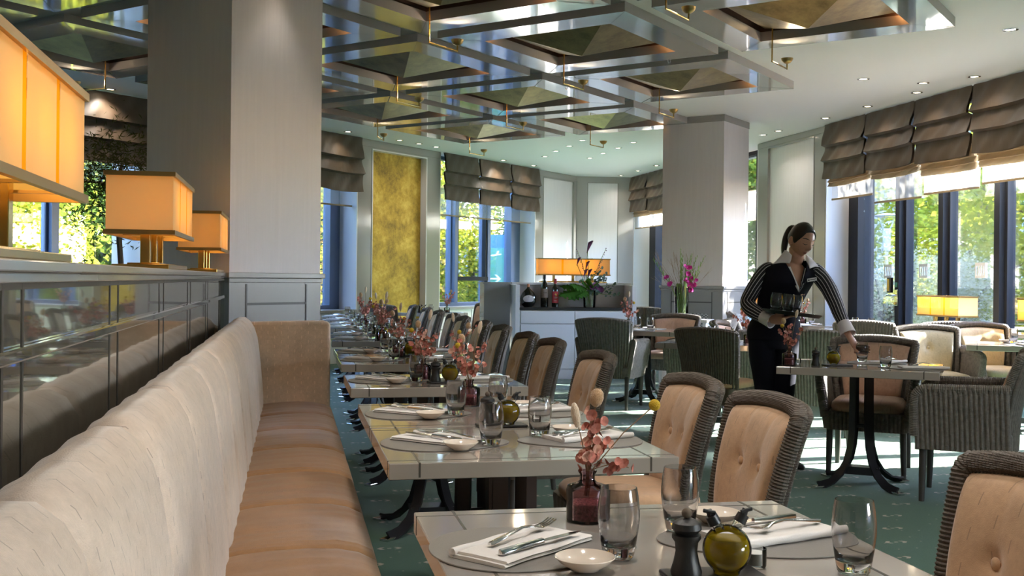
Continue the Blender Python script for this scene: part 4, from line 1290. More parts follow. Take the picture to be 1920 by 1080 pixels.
# console under the window lamps
for i, (x, y0, y1, z, lab) in enumerate(((6.84, 8.2, 10.8, 0.78, 'low pale window console carrying the amber lamps'), (6.45, 14.1, 15.3, 0.80, 'small pale console beyond the sideboard carrying a cream lamp'))):
    t = thing('window_console', lab, 'console', (x, (y0 + y1) / 2, 0)); h = (y1 - y0) / 2
    b = MB(); b.box(-0.15, 0.15, -h, h, z - 0.035, z); b.build('console_top', M['lacquer_pale'], t, smooth=0, bevel=0.003)
    for s in (-1, 1):
        b = MB(); b.box(-0.12, 0.12, s * (h - 0.05) - 0.02, s * (h - 0.05) + 0.02, 0, z - 0.035); b.build('leg', M['lacquer_pale'], t, smooth=0)

# ---------------------------------------------------------------- sideboard
def make_sideboard():
    t = thing('sideboard', 'white lacquer sideboard with drawers, dark counter and raised back ledge', 'sideboard', (2.74, 13.20, 0), -0.045)
    W, D = 1.56, 0.62
    b = MB(); b.box(0.05, W - 0.05, 0.02, D, 0.10, 0.865); b.build('carcass', M['lacquer_pale'], t, smooth=0)
    b = MB(); b.box(0.03, W - 0.03, 0.012, D - 0.02, 0.0, 0.115); b.build('plinth', M['lacquer_pale'], t, smooth=0)
    for x in (0.0, W - 0.055):
        b = MB(); b.box(x, x + 0.055, 0, D, 0.0, 1.185); b.build('side_panel', M['lacquer_pale'], t, smooth=0, bevel=0.003)
    b = MB(); b.box(0.05, W - 0.05, 0.0, 0.44, 0.865, 0.90); b.build('countertop', M['black'], t, smooth=0, bevel=0.003)['label'] = 'dark stone countertop'
    b = MB(); b.box(0.05, W - 0.05, 0.40, D, 0.90, 1.185); b.build('back_panel', M['fascia'], t, smooth=0)
    b = MB(); b.box(-0.03, W + 0.03, 0.36, D + 0.25, 1.185, 1.213); b.build('back_ledge', M['lacquer_pale'], t, smooth=0, bevel=0.003)
    m = W / 2 - 0.02
    for x0, x1 in ((0.07, m - 0.004), (m + 0.004, W - 0.07)):
        b = MB(); b.box(x0, x1, 0.0, 0.02, 0.70, 0.855); b.build('drawer', M['lacquer_pale'], t, smooth=0, bevel=0.003)
        b = MB(); b.box(x0, x1, 0.0, 0.02, 0.13, 0.685); b.build('door', M['lacquer_pale'], t, smooth=0, bevel=0.003)
    b = MB(); b.box(-0.36, -0.02, 0.30, D + 0.1, 0, 1.19); b.box(-0.38, 0.0, 0.28, D + 0.1, 1.19, 1.213); b.build('end_cupboard', M['lacquer_wall'], t, smooth=0)
    return t
SB = make_sideboard()
def SBP(x, y, z):
    c, s = cos(-0.045), sin(-0.045); return (2.74 + x * c - y * s, 13.20 + x * s + y * c, z)

# bottles
def bottle(name, lab, pos, prof, mat, parts, n=28):
    t = thing(name, lab, 'bottle', pos, -0.15)
    b = MB(); b.lathe(prof, n)
    body = b.build('glass_body', M[mat], t, smooth=50)
    for pn, pm, fn in parts:
        q = MB(); fn(q); q.build(pn, M[pm], t, smooth=50)
    return t
def band(r, z0, z1, a0, a1, n=14, squash=None):
    def fn(q):
        q.grid(lambda u, v: (r * sin(a0 + (a1 - a0) * u), -r * cos(a0 + (a1 - a0) * u), z0 + (z1 - z0) * v), n, 1)
    return fn
def cap(r, z0, z1):
    return lambda q: q.lathe([(r, z0), (r, z1), (0.001, z1)], 18)
BS = 1.15
prof_bordeaux = [(r * BS, z * BS) for r, z in [(0.001, 0), (0.036, 0), (0.038, 0.01), (0.038, 0.19), (0.034, 0.215), (0.018, 0.24), (0.0145, 0.26), (0.0145, 0.315), (0.001, 0.315)]]
def flat_bock():
    t = thing('wine_bottle', 'round flask-shaped dark wine bottle with white oval label on the sideboard', 'bottle', SBP(0.19, 0.17, 0.9006), -0.1)
    b = MB(); b.lathe([(0.001, 0), (0.05, 0), (0.082, 0.03), (0.099, 0.075), (0.103, 0.105), (0.098, 0.135), (0.078, 0.18), (0.045, 0.215), (0.020, 0.24), (0.016, 0.26), (0.016, 0.29), (0.001, 0.29)], 32)
    b.v = [(x, y * (0.55 if z < 0.24 else 1), z) for x, y, z in b.v]
    b.build('glass_body', M['bottle'], t, smooth=50)
    q = MB(); q.lathe([(0.0175, 0.245), (0.0175, 0.292), (0.001, 0.293)], 18); q.build('capsule', M['copper'], t)
    q = MB()
    def lab(u, v):
        a = 2 * pi * u; r = v; x = 0.070 * r * cos(a); z = 0.105 + 0.045 * r * sin(a)
        R = 0.103 - abs(z - 0.105) ** 2 * 7; y = -0.55 * sqrt(max(1e-5, R * R - x * x)) - 0.0018
        return (x, y, z)
    q.grid(lab, 28, 5); q.build('label', M['label_cream'], t, smooth=60)
    s = MB(); s.tube([(0.008, -0.0595, 0.133), (0.0, -0.0595, 0.138), (-0.005, -0.0595, 0.131), (0.001, -0.0595, 0.125), (0.007, -0.0595, 0.128)], 0.0015, 6); s.build('label_print', M['black'], t)
flat_bock()
T3 = bottle('wine_bottle', 'tallest dark wine bottle with tan label, middle of the three on the sideboard', SBP(0.405, 0.20, 0.9006), [(r * 1.32, z * 1.32) for r, z in [(0.001, 0), (0.036, 0), (0.038, 0.01), (0.038, 0.175), (0.034, 0.205), (0.018, 0.24), (0.0145, 0.26), (0.0145, 0.31), (0.001, 0.31)]], 'bottle',
       [('capsule', 'black', cap(0.0205, 0.36, 0.411)), ('label', 'label_tan', band(0.0512, 0.12, 0.235, -1.0, 1.0))])
T4 = bottle('wine_bottle', 'slimmer wine bottle with red label and red capsule on the sideboard', SBP(0.535, 0.15, 0.9006), prof_bordeaux, 'bottle',
       [('capsule', 'label_red', cap(0.0178, 0.30, 0.364)), ('label', 'label_red', band(0.0445, 0.055, 0.20, -1.15, 1.15))])
# the small print on the labels: too fine to read in the photo, kept as rows of tiny strokes
def print_rows(t, name, r, rows, mat, seed):
    q = MB(); rr = random.Random(seed)
    for z, h, w in rows:
        x = -w / 2
        while x < w / 2:
            k = rr.uniform(0.35, 0.8) * h; y = -sqrt(max(1e-6, r * r - x * x))
            q.box(x, x + k, y - 0.0006, y + 0.0004, z, z + h * rr.uniform(0.8, 1.0)); x += k + h * 0.25
    q.build(name, M[mat], t, smooth=0)
print_rows(T3, 'label_print', 0.0515, [(0.178, 0.010, 0.042)], 'black', 1)
q = MB(); q.lathe([(0.001, 0), (0.012, 0), (0.001, 0.0006)], 16, (0.002, -0.0450, 0.163), axis=(0, -1, 0)); q.lathe([(0.001, 0), (0.008, 0), (0.001, 0.0006)], 16, (0.006, -0.0452, 0.150), axis=(0, -1, 0))
q.build('label_emblem', M['label_yellow'], T4)
q = MB(); q.lathe([(0.001, 0), (0.008, 0), (0.001, 0.0006)], 16, (-0.006, -0.0454, 0.152), axis=(0, -1, 0)); q.build('label_emblem_dark', M['calla'], T4)
print_rows(T4, 'label_print', 0.0447, [(0.124, 0.009, 0.040), (0.112, 0.009, 0.034), (0.088, 0.004, 0.036), (0.080, 0.004, 0.030)], 'label_cream', 2)
# ---------------------------------------------------------------- tableware
ZT = 0.7405
def make_mat():
    b = MB(); L = []
    for i in range(64):
        a = 2 * pi * i / 64; y = 0.20 * sin(a); w = 0.168 * (1 - 0.26 * (sin(a) + 0.15)) 
        L.append((w * cos(a), y))
    b.prism(L, 0.0, 0.003)
    o = b.build('placemat', M['mat'], smooth=30, bevel=0.001); o['category'] = 'placemat'; return o

def make_napkin():
    t = thing('napkin', None, 'napkin')
    def layer(w, l, z0, th, name, fold):
        b = MB(); lo = []
        n = 22
        for k in range(n + 1):
            y = -l / 2 + l * k / n; dz = 0.0022 * sin(k * 0.9 + w * 40) * (k / n) + 0.001 * sin(k * 2.1)
            L = []
            for x, z in ((-w / 2, z0 + th * 0.5), (-w / 2 + 0.003, z0), (-w * 0.2, z0), (w * 0.2, z0), (w / 2 - 0.004, z0), (w / 2, z0 + th * 0.5), (w / 2 - 0.004, z0 + th), (w * 0.2, z0 + th * 1.1 + dz), (-w * 0.2, z0 + th * 1.15 + dz), (-w / 2 + 0.003, z0 + th)):
                L.append((x + 0.002 * sin(y * 40 + w * 9), y, max(0.0, z)))
            lo.append(L)
        b.loft(lo)
        return b
    b = layer(0.125, 0.27, 0.0, 0.006, 'napkin', 0); b2 = layer(0.118, 0.265, 0.0065, 0.005, 'n', 0)
    b2.v = [(x + 0.003, y + 0.004, z) for x, y, z in b2.v]; b.add(b2.v, b2.f)
    b.build('folded_cloth', M['napkin'], t, smooth=50)
    r = MB(); lo = []
    for k in range(17):
        y = -0.135 + 0.27 * k / 16; lo.append([(-0.0615 + 0.0085 * cos(a), y, 0.0085 + 0.0085 * sin(a) * (1 + 0.1 * sin(k))) for a in [2 * pi * i / 12 for i in range(12)]])
    r.loft(lo); r.build('rolled_fold', M['napkin'], t, smooth=60)
    return t

def strip(b, pts, th):
    """flat bar through (y, z, half width)"""
    lo = []
    for y, z, w in pts: lo.append([(-w, y, z - th * 0.6), (w, y, z - th * 0.6), (w * 1.0, y, z), (w * 0.6, y, z + th * 0.5), (-w * 0.6, y, z + th * 0.5), (-w, y, z)])
    return b.loft(lo)

def make_fork():
    b = MB()
    strip(b, [(-0.105, 0.004, 0.004), (-0.10, 0.004, 0.0075), (-0.05, 0.010, 0.006), (0.0, 0.016, 0.0038), (0.03, 0.012, 0.0036), (0.042, 0.008, 0.009), (0.055, 0.006, 0.012), (0.062, 0.006, 0.012)], 0.004)
    for x in (-0.0095, -0.0032, 0.0032, 0.0095):
        lo = [[(x - w, y, z - 0.001), (x + w, y, z - 0.001), (x + w, y, z + 0.001), (x - w, y, z + 0.001)] for y, z, w in ((0.060, 0.006, 0.0022), (0.085, 0.008, 0.0018), (0.105, 0.014, 0.0010))]
        b.loft(lo)
    o = b.build('fork', M['steel'], smooth=50); o['category'] = 'fork'; return o

def make_knife():
    t = thing('knife', None, 'knife')
    b = MB(); strip(b, [(-0.115, 0.004, 0.004), (-0.11, 0.004, 0.0085), (-0.05, 0.006, 0.007), (0.0, 0.006, 0.005)], 0.008); b.build('handle', M['steel'], t, smooth=50)
    b = MB(); lo = [[(-w, y, 0.004), (w, y, 0.0055), (w, y, 0.007), (-w, y, 0.0055)] for y, w in ((-0.002, 0.006), (0.03, 0.0085), (0.085, 0.008), (0.105, 0.004), (0.11, 0.0015))]
    b.loft(lo); b.build('blade', M['steel'], t, smooth=30)
    return t

def make_tumbler():
    h = 0.128
    out = [(0.0005, 0.0), (0.026, 0.0), (0.0285, 0.004), (0.0315, 0.02), (0.0355, 0.045), (0.0385, 0.07), (0.0385, 0.088), (0.0365, 0.108), (0.0335, 0.126), (0.0330, h)]
    inn = [(0.0318, h), (0.0322, 0.126), (0.035, 0.108), (0.0368, 0.088), (0.0366, 0.07), (0.0335, 0.047), (0.029, 0.024), (0.02, 0.020), (0.0005, 0.019)]
    b = MB(); b.lathe(out + inn, 32)
    o = b.build('tumbler', M['tumbler'], smooth=60); o['category'] = 'glass'; return o

def make_dish():
    b = MB(); b.lathe([(0.001, 0.0), (0.026, 0.0), (0.028, 0.003), (0.045, 0.013), (0.0535, 0.0225), (0.0525, 0.0235), (0.044, 0.016), (0.030, 0.009), (0.001, 0.0075)], 36)
    o = b.build('bread_dish', M['china'], smooth=60); o['category'] = 'dish'; return o

def make_mill():
    t = thing('pepper_mill', None, 'pepper mill')
    b = MB(); b.lathe([(0.001, 0), (0.026, 0), (0.027, 0.006), (0.022, 0.022), (0.0185, 0.04), (0.020, 0.055), (0.025, 0.062), (0.025, 0.068), (0.018, 0.070), (0.001, 0.070)], 24); b.build('body', M['mill'], t, smooth=45)
    b = MB(); b.lathe([(0.001, 0.070), (0.019, 0.070), (0.026, 0.078), (0.024, 0.088), (0.012, 0.095), (0.001, 0.096)], 24); b.build('cap', M['mill'], t, smooth=45)
    b = MB(); b.ball((0, 0, 0.104), 0.009, n=12, m=8); b.build('knob', M['trunk'], t)
    return t

def make_cruet():
    t = thing('oil_cruet', None, 'oil bottle')
    b = MB(); R = 0.042; cz = 0.044
    pr = [(0.001, 0.003), (0.022, 0.003)] + [(R * cos(a), cz + R * sin(a)) for a in [-0.95 + 0.19 * i for i in range(13)]] + [(0.001, cz + R)]
    b.lathe(pr, 28); b.build('glass_ball', M['clear_thin'], t, smooth=60)
    b = MB(); r = 0.0385; top = 0.022
    pr = [(0.001, cz - r * 0.92), (0.016, cz - r * 0.92)] + [(r * cos(a), cz + r * sin(a)) for a in [-1.1, -0.7, -0.35, 0.0, 0.3, 0.52]] + [(0.001, cz + r * sin(0.52))]
    b.lathe(pr, 24); b.build('oil', M['oil'], t, smooth=60)
    b = MB(); b.ball((0, 0, cz - 0.006), 0.026, 0.026, 0.022, 18, 10); b.build('vinegar', M['vinegar'], t)
    for s in (-1, 1):
        b = MB(); b.tube([(s * 0.014, 0, 0.076), (s * 0.025, 0, 0.094)], [0.010, 0.009], 14); n_ = b.build('glass_neck', M['clear_thin'], t)
        b = MB(); b.tube([(s * 0.022, 0, 0.089), (s * 0.030, 0, 0.103)], [0.0115, 0.0105], 14); b.tube([(s * 0.029, 0, 0.101), (s * 0.034, 0, 0.112)], [0.0065, 0.0055], 10); b.tube([(s * 0.024, -0.004, 0.108), (s * 0.044, -0.002, 0.112)], 0.0035, 8); b.build('pourer', M['black'], t)
    return t

def make_tray():
    b = MB(); b.box(-0.085, 0.085, -0.043, 0.043, 0, 0.008)
    o = b.build('condiment_tray', M['black'], smooth=0, bevel=0.003); o['category'] = 'tray'; return o

def make_salt():
    t = thing('salt_jar', None, 'salt jar')
    b = MB(); b.lathe([(0.001, 0), (0.019, 0), (0.021, 0.004), (0.021, 0.034), (0.0195, 0.034), (0.0195, 0.005), (0.001, 0.004)], 20); b.build('glass_jar', M['clear_thin'], t, smooth=50)
    b = MB(); b.lathe([(0.001, 0.0055), (0.0185, 0.0055), (0.0185, 0.026), (0.001, 0.028)], 18); b.build('salt', M['salt'], t)
    return t

def make_vase(gm):
    def f():
        t = thing('bottle_vase', None, 'vase')
        o = [(0.001, 0), (0.041, 0), (0.044, 0.003), (0.0445, 0.066), (0.042, 0.074), (0.022, 0.080), (0.0165, 0.086), (0.016, 0.098), (0.020, 0.104), (0.020, 0.107)]
        i = [(0.0155, 0.107), (0.0140, 0.100), (0.0142, 0.086), (0.020, 0.0775), (0.040, 0.0705), (0.0425, 0.064), (0.042, 0.006), (0.001, 0.005)]
        b = MB(); b.lathe(o + i, 32); b.build('glass_bottle', M[gm], t, smooth=50)
        b = MB(); b.lathe([(0.001, 0.006), (0.0415, 0.006), (0.0415, 0.038), (0.030, 0.043), (0.015, 0.040), (0.001, 0.044)], 28); b.build('gravel', M['gravel'], t, smooth=60)
        return t
    return f

P_MAT, P_NAP, P_FORK, P_KNIFE, P_TUM, P_DISH = Proto(make_mat), Proto(make_napkin), Proto(make_fork), Proto(make_knife), Proto(make_tumbler), Proto(make_dish)
P_MILL, P_CRU, P_TRAY, P_SALT = Proto(make_mill), Proto(make_cruet), Proto(make_tray), Proto(make_salt)
P_VASE, P_VASEG = Proto(make_vase('vase_thin')), Proto(make_vase('vase_green_thin'))
G = dict(mat='placemats', nap='napkins', fork='forks', knife='knives', tum='tumblers', dish='bread dishes')
rs = random.Random(7)

def setting(c, ang, where, mat=(0.215, 0.0), nap=(0.235, 0.01, 40), dish=None, glass=None, cut=True, full=True):
    """c: table centre; ang: direction from the table centre to the diner; offsets along (out, across)"""
    o = Vector((cos(ang), sin(ang))); s = Vector((-sin(ang), cos(ang)))
    def W(p, z): v = Vector(c) + o * p[0] + s * p[1]; return (v.x, v.y, z)
    z = ZT
    if mat:
        P_MAT.put(W(mat, z), ang + pi / 2, 'grey leather placemat ' + where, G['mat']); z += 0.003
    if nap:
        j = rs.uniform(-6, 6); a = ang + pi / 2 + radians(nap[2] + j)
        q = W(nap, z + 0.0003); P_NAP.put(q, a, 'folded white napkin ' + where, G['nap'])
        if cut:
            d = Vector((-sin(a), cos(a))); n = Vector((cos(a), sin(a)))
            P_FORK.put((q[0] + d.x * 0.02 - n.x * 0.018, q[1] + d.y * 0.02 - n.y * 0.018, z + 0.0165), a + 0.10 + pi * 1.0 if False else a + pi + 0.08, 'steel fork on the napkin ' + where, G['fork'])
            P_KNIFE.put((q[0] + n.x * 0.022, q[1] + n.y * 0.022, z + 0.0155), a + pi - 0.05, 'steel knife on the napkin ' + where, G['knife'])
    if dish: P_DISH.put(W(dish, z + 0.0002), 0, 'small cream bread dish ' + where, G['dish'])
    if glass:
        inside = mat and (Vector(glass) - Vector(mat)).length < 0.17
        P_TUM.put(W(glass, z + 0.0002 if inside else ZT + 0.0002), rs.uniform(0, 6), 'smoked glass tumbler ' + where, G['tum'])

# ---- dried flowers
def disc(b, c, n, r, cup=0.25, k=9, el=1.0):
    n = Vector(n).normalized(); a = n.orthogonal().normalized(); d = n.cross(a); c = Vector(c)
    V = [tuple(c - n * r * cup)] + [tuple(c + a * r * cos(2 * pi * i / k) + d * r * el * sin(2 * pi * i / k)) for i in range(k)]
    b.add(V, [(0, 1 + i, 1 + (i + 1) % k) for i in range(k)])

def fuzzy(c, d, r, l, seed):
    q = Vector((0, 0, 1)).rotation_difference(Vector(d).normalized()); c = Vector(c)
    b = MB(); b.ball((0, 0, 0), r, r, l, 16, 12, fn=lambda p: tuple(c + q @ (Vector(p) * (1 + 0.10 * noise.noise(Vector(p) * 300 + Vector((seed, 0, 0)))))))
    rr = random.Random(seed)
    for i in range(90):   # bristles
        a, h = rr.uniform(0, 2 * pi), rr.uniform(-0.95, 0.95); s = sqrt(1 - h * h)
        p = Vector((r * s * cos(a), r * s * sin(a), l * h)); e = p + Vector((p.x, p.y, p.z * 0.4 + r * 0.5)).normalized() * r * 0.45
        w = Vector((-sin(a), cos(a), 0)) * r * 0.03
        b.add([tuple(c + q @ v) for v in (p - w, p + w, e)], [(0, 1, 2)])
    return b

def bouquet(pos, lab, seed, size=1.0, spec=None, coral='coral', n_coral=5, zneck=0.107):
    t = thing('dried_bouquet', lab, 'dried flowers', pos, 0, 'dried flower bouquets')
    r = random.Random(seed); st = MB(); lf = MB(); lp = MB()
    root = Vector((0, 0, zneck - 0.055))
    def stem(tip, bend=0.0, rad=0.0013):
        tip = Vector(tip); neck = Vector((tip.x * 0.10, tip.y * 0.10, zneck)); neck.x = max(-0.010, min(0.010, neck.x)); neck.y = max(-0.010, min(0.010, neck.y))
        m = neck.lerp(tip, 0.5) + Vector((bend, 0, 0.01)); st.tube([root + Vector((r.uniform(-.006, .006), r.uniform(-.006, .006), 0)), neck, m, tip], rad, 6)
        return neck, m, tip
    if spec is None:
        spec = []
        for i in range(n_coral):
            a = 2 * pi * i / n_coral + r.uniform(-0.4, 0.4); d = r.uniform(0.035, 0.10) * size
            spec.append(('coral', (d * cos(a), d * sin(a), zneck + r.uniform(0.05, 0.17) * size)))
        a = r.uniform(0, 6); spec.append(('bunny', (0.04 * size * cos(a), 0.04 * size * sin(a), zneck + 0.20 * size)))
        a += 2.3; spec.append(('billy', (0.06 * size * cos(a), 0.06 * size * sin(a), zneck + 0.14 * size)))
        a += 1.5; spec.append(('teasel', (0.05 * size * cos(a), 0.05 * size * sin(a), zneck + 0.16 * size)))
    for kind, tip in spec:
        nk, m, tp = stem(tip)
        d = (tp - m).normalized()
        if kind == 'coral':
            for i in range(13):
                f = i / 12; p = nk.lerp(m, min(1, 0.4 + f)) if f < 0.35 else m.lerp(tp, (f - 0.35) / 0.65)
                off = Vector((r.uniform(-1, 1), r.uniform(-1, 1), r.uniform(-0.5, 0.8))).normalized(); q = p + off * r.uniform(0.008, 0.02)
                disc(lf if r.random() < 0.7 else lp, q, off + Vector((0, -0.8, 0.2)), r.uniform(0.008, 0.0145) * size, 0.35, 9, r.uniform(0.55, 1.0))
        elif kind in ('bunny', 'teasel'):
            k = dict(bunny=(0.0095, 0.027, 'bunny', 'bunny_tail'), teasel=(0.015, 0.020, 'teasel', 'teasel_head'))[kind]
            fuzzy(tp + d * k[1] * 0.7, d + Vector((0.05, 0, 0.2)), k[0] * size, k[1] * size, seed + int(tp.z * 999)).build(k[3], M[k[2]], t, smooth=80)
        elif kind == 'billy':
            b = MB(); b.ball(tp, 0.0125 * size, n=14, m=10, fn=None); b.build('billy_button', M['billy'], t)
    st.build('stem', M['stem'], t, smooth=60)
    if lf.v: lf.build('coral_leaves', M['coral'], t, smooth=0)
    if lp.v: lp.build('pale_petals', M['coral_pale'], t, smooth=0)
    return t

def vase_set(x, y, where, seed, green=False, **kw):
    (P_VASEG if green else P_VASE).put((x, y, ZT + 0.0002), 0, ('pale green bottle vase ' if green else 'mauve glass bottle vase ') + where, 'bottle vases')
    return bouquet((x, y, ZT + 0.0002), 'dried coral and straw flowers in the vase ' + where, seed, **kw)

def condiments(x, y, where, rz=0.0, salt=True):
    c, s = cos(rz), sin(rz); W = lambda a, b_: (x + a * c - b_ * s, y + a * s + b_ * c)
    P_TRAY.put((x, y, ZT + 0.0002), rz, 'black condiment tray ' + where, 'condiment trays')
    z = ZT + 0.0085
    P_MILL.put((*W(-0.050, 0.0), z), rz, 'black pepper mill ' + where, 'pepper mills')
    P_CRU.put((*W(0.022, -0.004), z - 0.003), rz, 'round oil and vinegar cruet ' + where, 'oil cruets')

# the table nearest the camera, piece by piece
c0 = (RX, 1.995)
P_MAT.put((0.455, 1.995, ZT), pi / 2 + pi, 'grey leather placemat on the bench side of the foreground table', G['mat'])
P_MAT.put((0.905, 2.00, ZT), pi / 2, 'grey leather placemat on the chair side of the foreground table', G['mat'])
P_NAP.put((0.432, 1.978, ZT + 0.0033), radians(-50), 'folded white napkin on the bench side of the foreground table', G['nap'])
P_FORK.put((0.437, 2.020, ZT + 0.019), radians(-47), 'steel fork on the bench side napkin of the foreground table', G['fork'])
P_KNIFE.put((0.462, 1.955, ZT + 0.018), radians(-55), 'steel knife on the bench side napkin of the foreground table', G['knife'])
P_DISH.put((0.507, 1.822, ZT + 0.0032), 0, 'small cream bread dish at the bottom edge on the bench side of the foreground table', G['dish'])
P_TUM.put((0.590, 1.893, ZT + 0.0032), 0, 'smoked glass tumbler before the mauve vase on the foreground table', G['tum'])
P_NAP.put((0.945, 2.005, ZT + 0.0033), radians(108), 'folded white napkin on the chair side of the foreground table', G['nap'])
P_KNIFE.put((0.925, 2.052, ZT + 0.018), radians(108), 'steel knife on the chair side napkin of the foreground table', G['knife'])
P_FORK.put((0.965, 2.000, ZT + 0.019), radians(110), 'steel fork on the chair side napkin of the foreground table', G['fork'])
P_DISH.put((0.876, 2.135, ZT + 0.0032), 0, 'small cream bread dish beside the tumbler on the chair side of the foreground table', G['dish'])
P_TUM.put((0.778, 2.080, ZT + 0.0032), 0, 'smoked glass tumbler at the chair side placemat of the foreground table', G['tum'])
P_TUM.put((0.972, 1.735, ZT + 0.0002), 0, 'smoked glass tumbler cut by the bottom edge of the picture', G['tum'])
condiments(0.715, 1.745, 'at the bottom edge on the foreground table', 0.0)
P_SALT.put((0.815, 1.80, ZT + 0.0002), 0, 'small glass salt jar behind the cruet on the foreground table', 'salt jars')
P_VASE.put((0.617, 2.205, ZT + 0.0002), 0, 'mauve glass bottle vase with rose gravel on the foreground table', 'bottle vases')
bouquet((0.617, 2.205, ZT + 0.0002), 'dried flowers with long yellow billy button in the foreground vase', 3, spec=[
    ('bunny', (-0.022, 0.0, 0.205)), ('teasel', (0.020, 0.01, 0.245)), ('billy', (0.141, -0.02, 0.245)), ('coral', (0.030, 0.01, 0.205)), ('coral', (0.012, -0.02, 0.17)),
    ('coral', (0.040, 0.0, 0.165)), ('coral', (0.088, -0.01, 0.112)), ('coral', (-0.012, -0.02, 0.14)), ('coral', (0.02, 0.02, 0.225))])

# the rest of the row
for i, (y, n) in enumerate(ROWS[1:]):
    x = RX + max(0, (y - 5) * 0.012); w = 'of the %s row table' % n; c = (x, y)
    small = y > 8.5
    setting(c, pi, 'on the bench side ' + w, (0.215, 0.0), (0.24, -0.02, -42), (0.19, 0.15), (0.085, 0.075))
    setting(c, 0, 'on the chair side ' + w, (0.215, 0.0), (0.25, 0.03, 18), (0.21, 0.13), (0.105, 0.085))
condiments(0.715, 3.665, 'between the second and third row tables', 0.05)
P_SALT.put((0.825, 3.62, ZT + 0.0002), 0, 'glass salt jar beside the cruet between second and third row tables', 'salt jars')
vase_set(0.70, 4.27, 'on the third row table', 11, n_coral=7, size=0.95)
condiments(0.74, 5.235, 'on the fourth row table', 0.1)
vase_set(0.648, 5.42, 'on the fourth row table', 12, n_coral=8, size=1.0)
vase_set(0.86, 5.60, 'on the fourth row table, chair side', 17, green=True, n_coral=3, size=0.9)
condiments(0.74, 7.06, 'between the fifth and sixth row tables', 0.1)
condiments(0.76, 9.40, 'between the seventh and eighth row tables', 0.1)
vase_set(0.68, 6.98, 'between the fifth and sixth row tables', 13, n_coral=7)
vase_set(0.73, 8.93, 'on the seventh row table', 14, n_coral=8, size=1.2)
vase_set(0.80, 10.0, 'on the eighth row table', 15, green=True, n_coral=8, size=1.1)
vase_set(0.76, 11.50, 'between the ninth and tenth row tables', 16, n_coral=9, size=1.3)

# ---- settings on the tables in the room
def room(tab, o1, o2): v = Vector((*TAB[tab], 0)) + E1 * o1 + E2 * o2; return (v.x, v.y)
aW = atan2(E1.y, E1.x)
vase_set(2.985, 6.12, 'at the left corner of the waitress table', 21, n_coral=6, size=0.95)
P_MILL.put((3.147, 6.095, ZT + 0.0002), 0, 'black pepper mill on the waitress table', 'pepper mills')
P_TRAY.put((3.285, 6.085, ZT + 0.0002), -0.1, 'black condiment tray on the waitress table', 'condiment trays')
P_CRU.put((3.262, 6.087, ZT + 0.0055), 0, 'round oil and vinegar cruet on the waitress table', 'oil cruets')
P_SALT.put((3.10, 6.24, ZT + 0.0002), 0, 'small glass salt jar behind the mill on the waitress table', 'salt jars')
P_MAT.put((3.645, 6.275, ZT), aW + pi / 2 + 0.9, 'grey placemat under the glass being set down', G['mat'])
P_NAP.put((3.715, 6.235, ZT + 0.0033), aW + pi / 2 + 1.2, 'folded white napkin by the glass being set down', G['nap'])
P_FORK.put((3.725, 6.235, ZT + 0.019), aW + pi / 2 + 1.2, 'steel fork on the napkin by the glass being set down', G['fork'])
P_TUM.put((3.583, 6.415 - 0.10, ZT + 0.0032), 0, 'smoked glass tumbler the waitress is setting down', G['tum'])
P_MAT.put((3.66, 5.86, ZT), aW + pi / 2, 'grey placemat at the near side of the waitress table', G['mat'])
P_NAP.put((3.69, 5.80, ZT + 0.0033), aW + pi / 2 + 0.3, 'folded white napkin at the near side of the waitress table', G['nap'])
P_FORK.put((3.70, 5.82, ZT + 0.019), aW + pi / 2 + 0.3, 'steel fork on the napkin at the near side of the waitress table', G['fork'])
P_TUM.put((3.505, 5.905, ZT + 0.0032), 0, 'smoked glass tumbler at the near side of the waitress table', G['tum'])
for tab, w in (('A', 'table before the sideboard'), ('B', 'table left of the waitress'), ('K', 'table at the right edge'), ('G', 'sunlit table by the glazed door'), ('Q', 'bright table behind the waitress')):
    c = TAB[tab]
    setting(c, aW + pi / 2, 'on the far side of the ' + w, (0.2, 0), (0.24, 0.02, 20), (0.2, 0.15), (0.07, 0.09), cut=False)
    setting(c, aW - pi / 2, 'on the near side of the ' + w, (0.2, 0), (0.24, 0.02, 20), (0.2, 0.15), (0.07, 0.09), cut=False)
vase_set(*room('B', 0.25, -0.05), 'on the table left of the waitress', 22, n_coral=7, size=1.25)
vase_set(*room('Q', -0.02, -0.05), 'on the bright table behind the waitress', 23, n_coral=6, size=1.1)
vase_set(*room('A', -0.18, 0.05), 'on the table before the sideboard', 24, green=True, n_coral=6, size=1.2)
vase_set(2.28, 16.05, 'on the far table by the gold panel', 25, green=True, n_coral=7, size=1.25)
condiments(1.90, 16.0, 'on the far table by the gold panel', 0.2)
P_TUM.put((2.02, 15.90, ZT + 0.0002), 0, 'smoked glass tumbler on the far table by the gold panel', G['tum'])

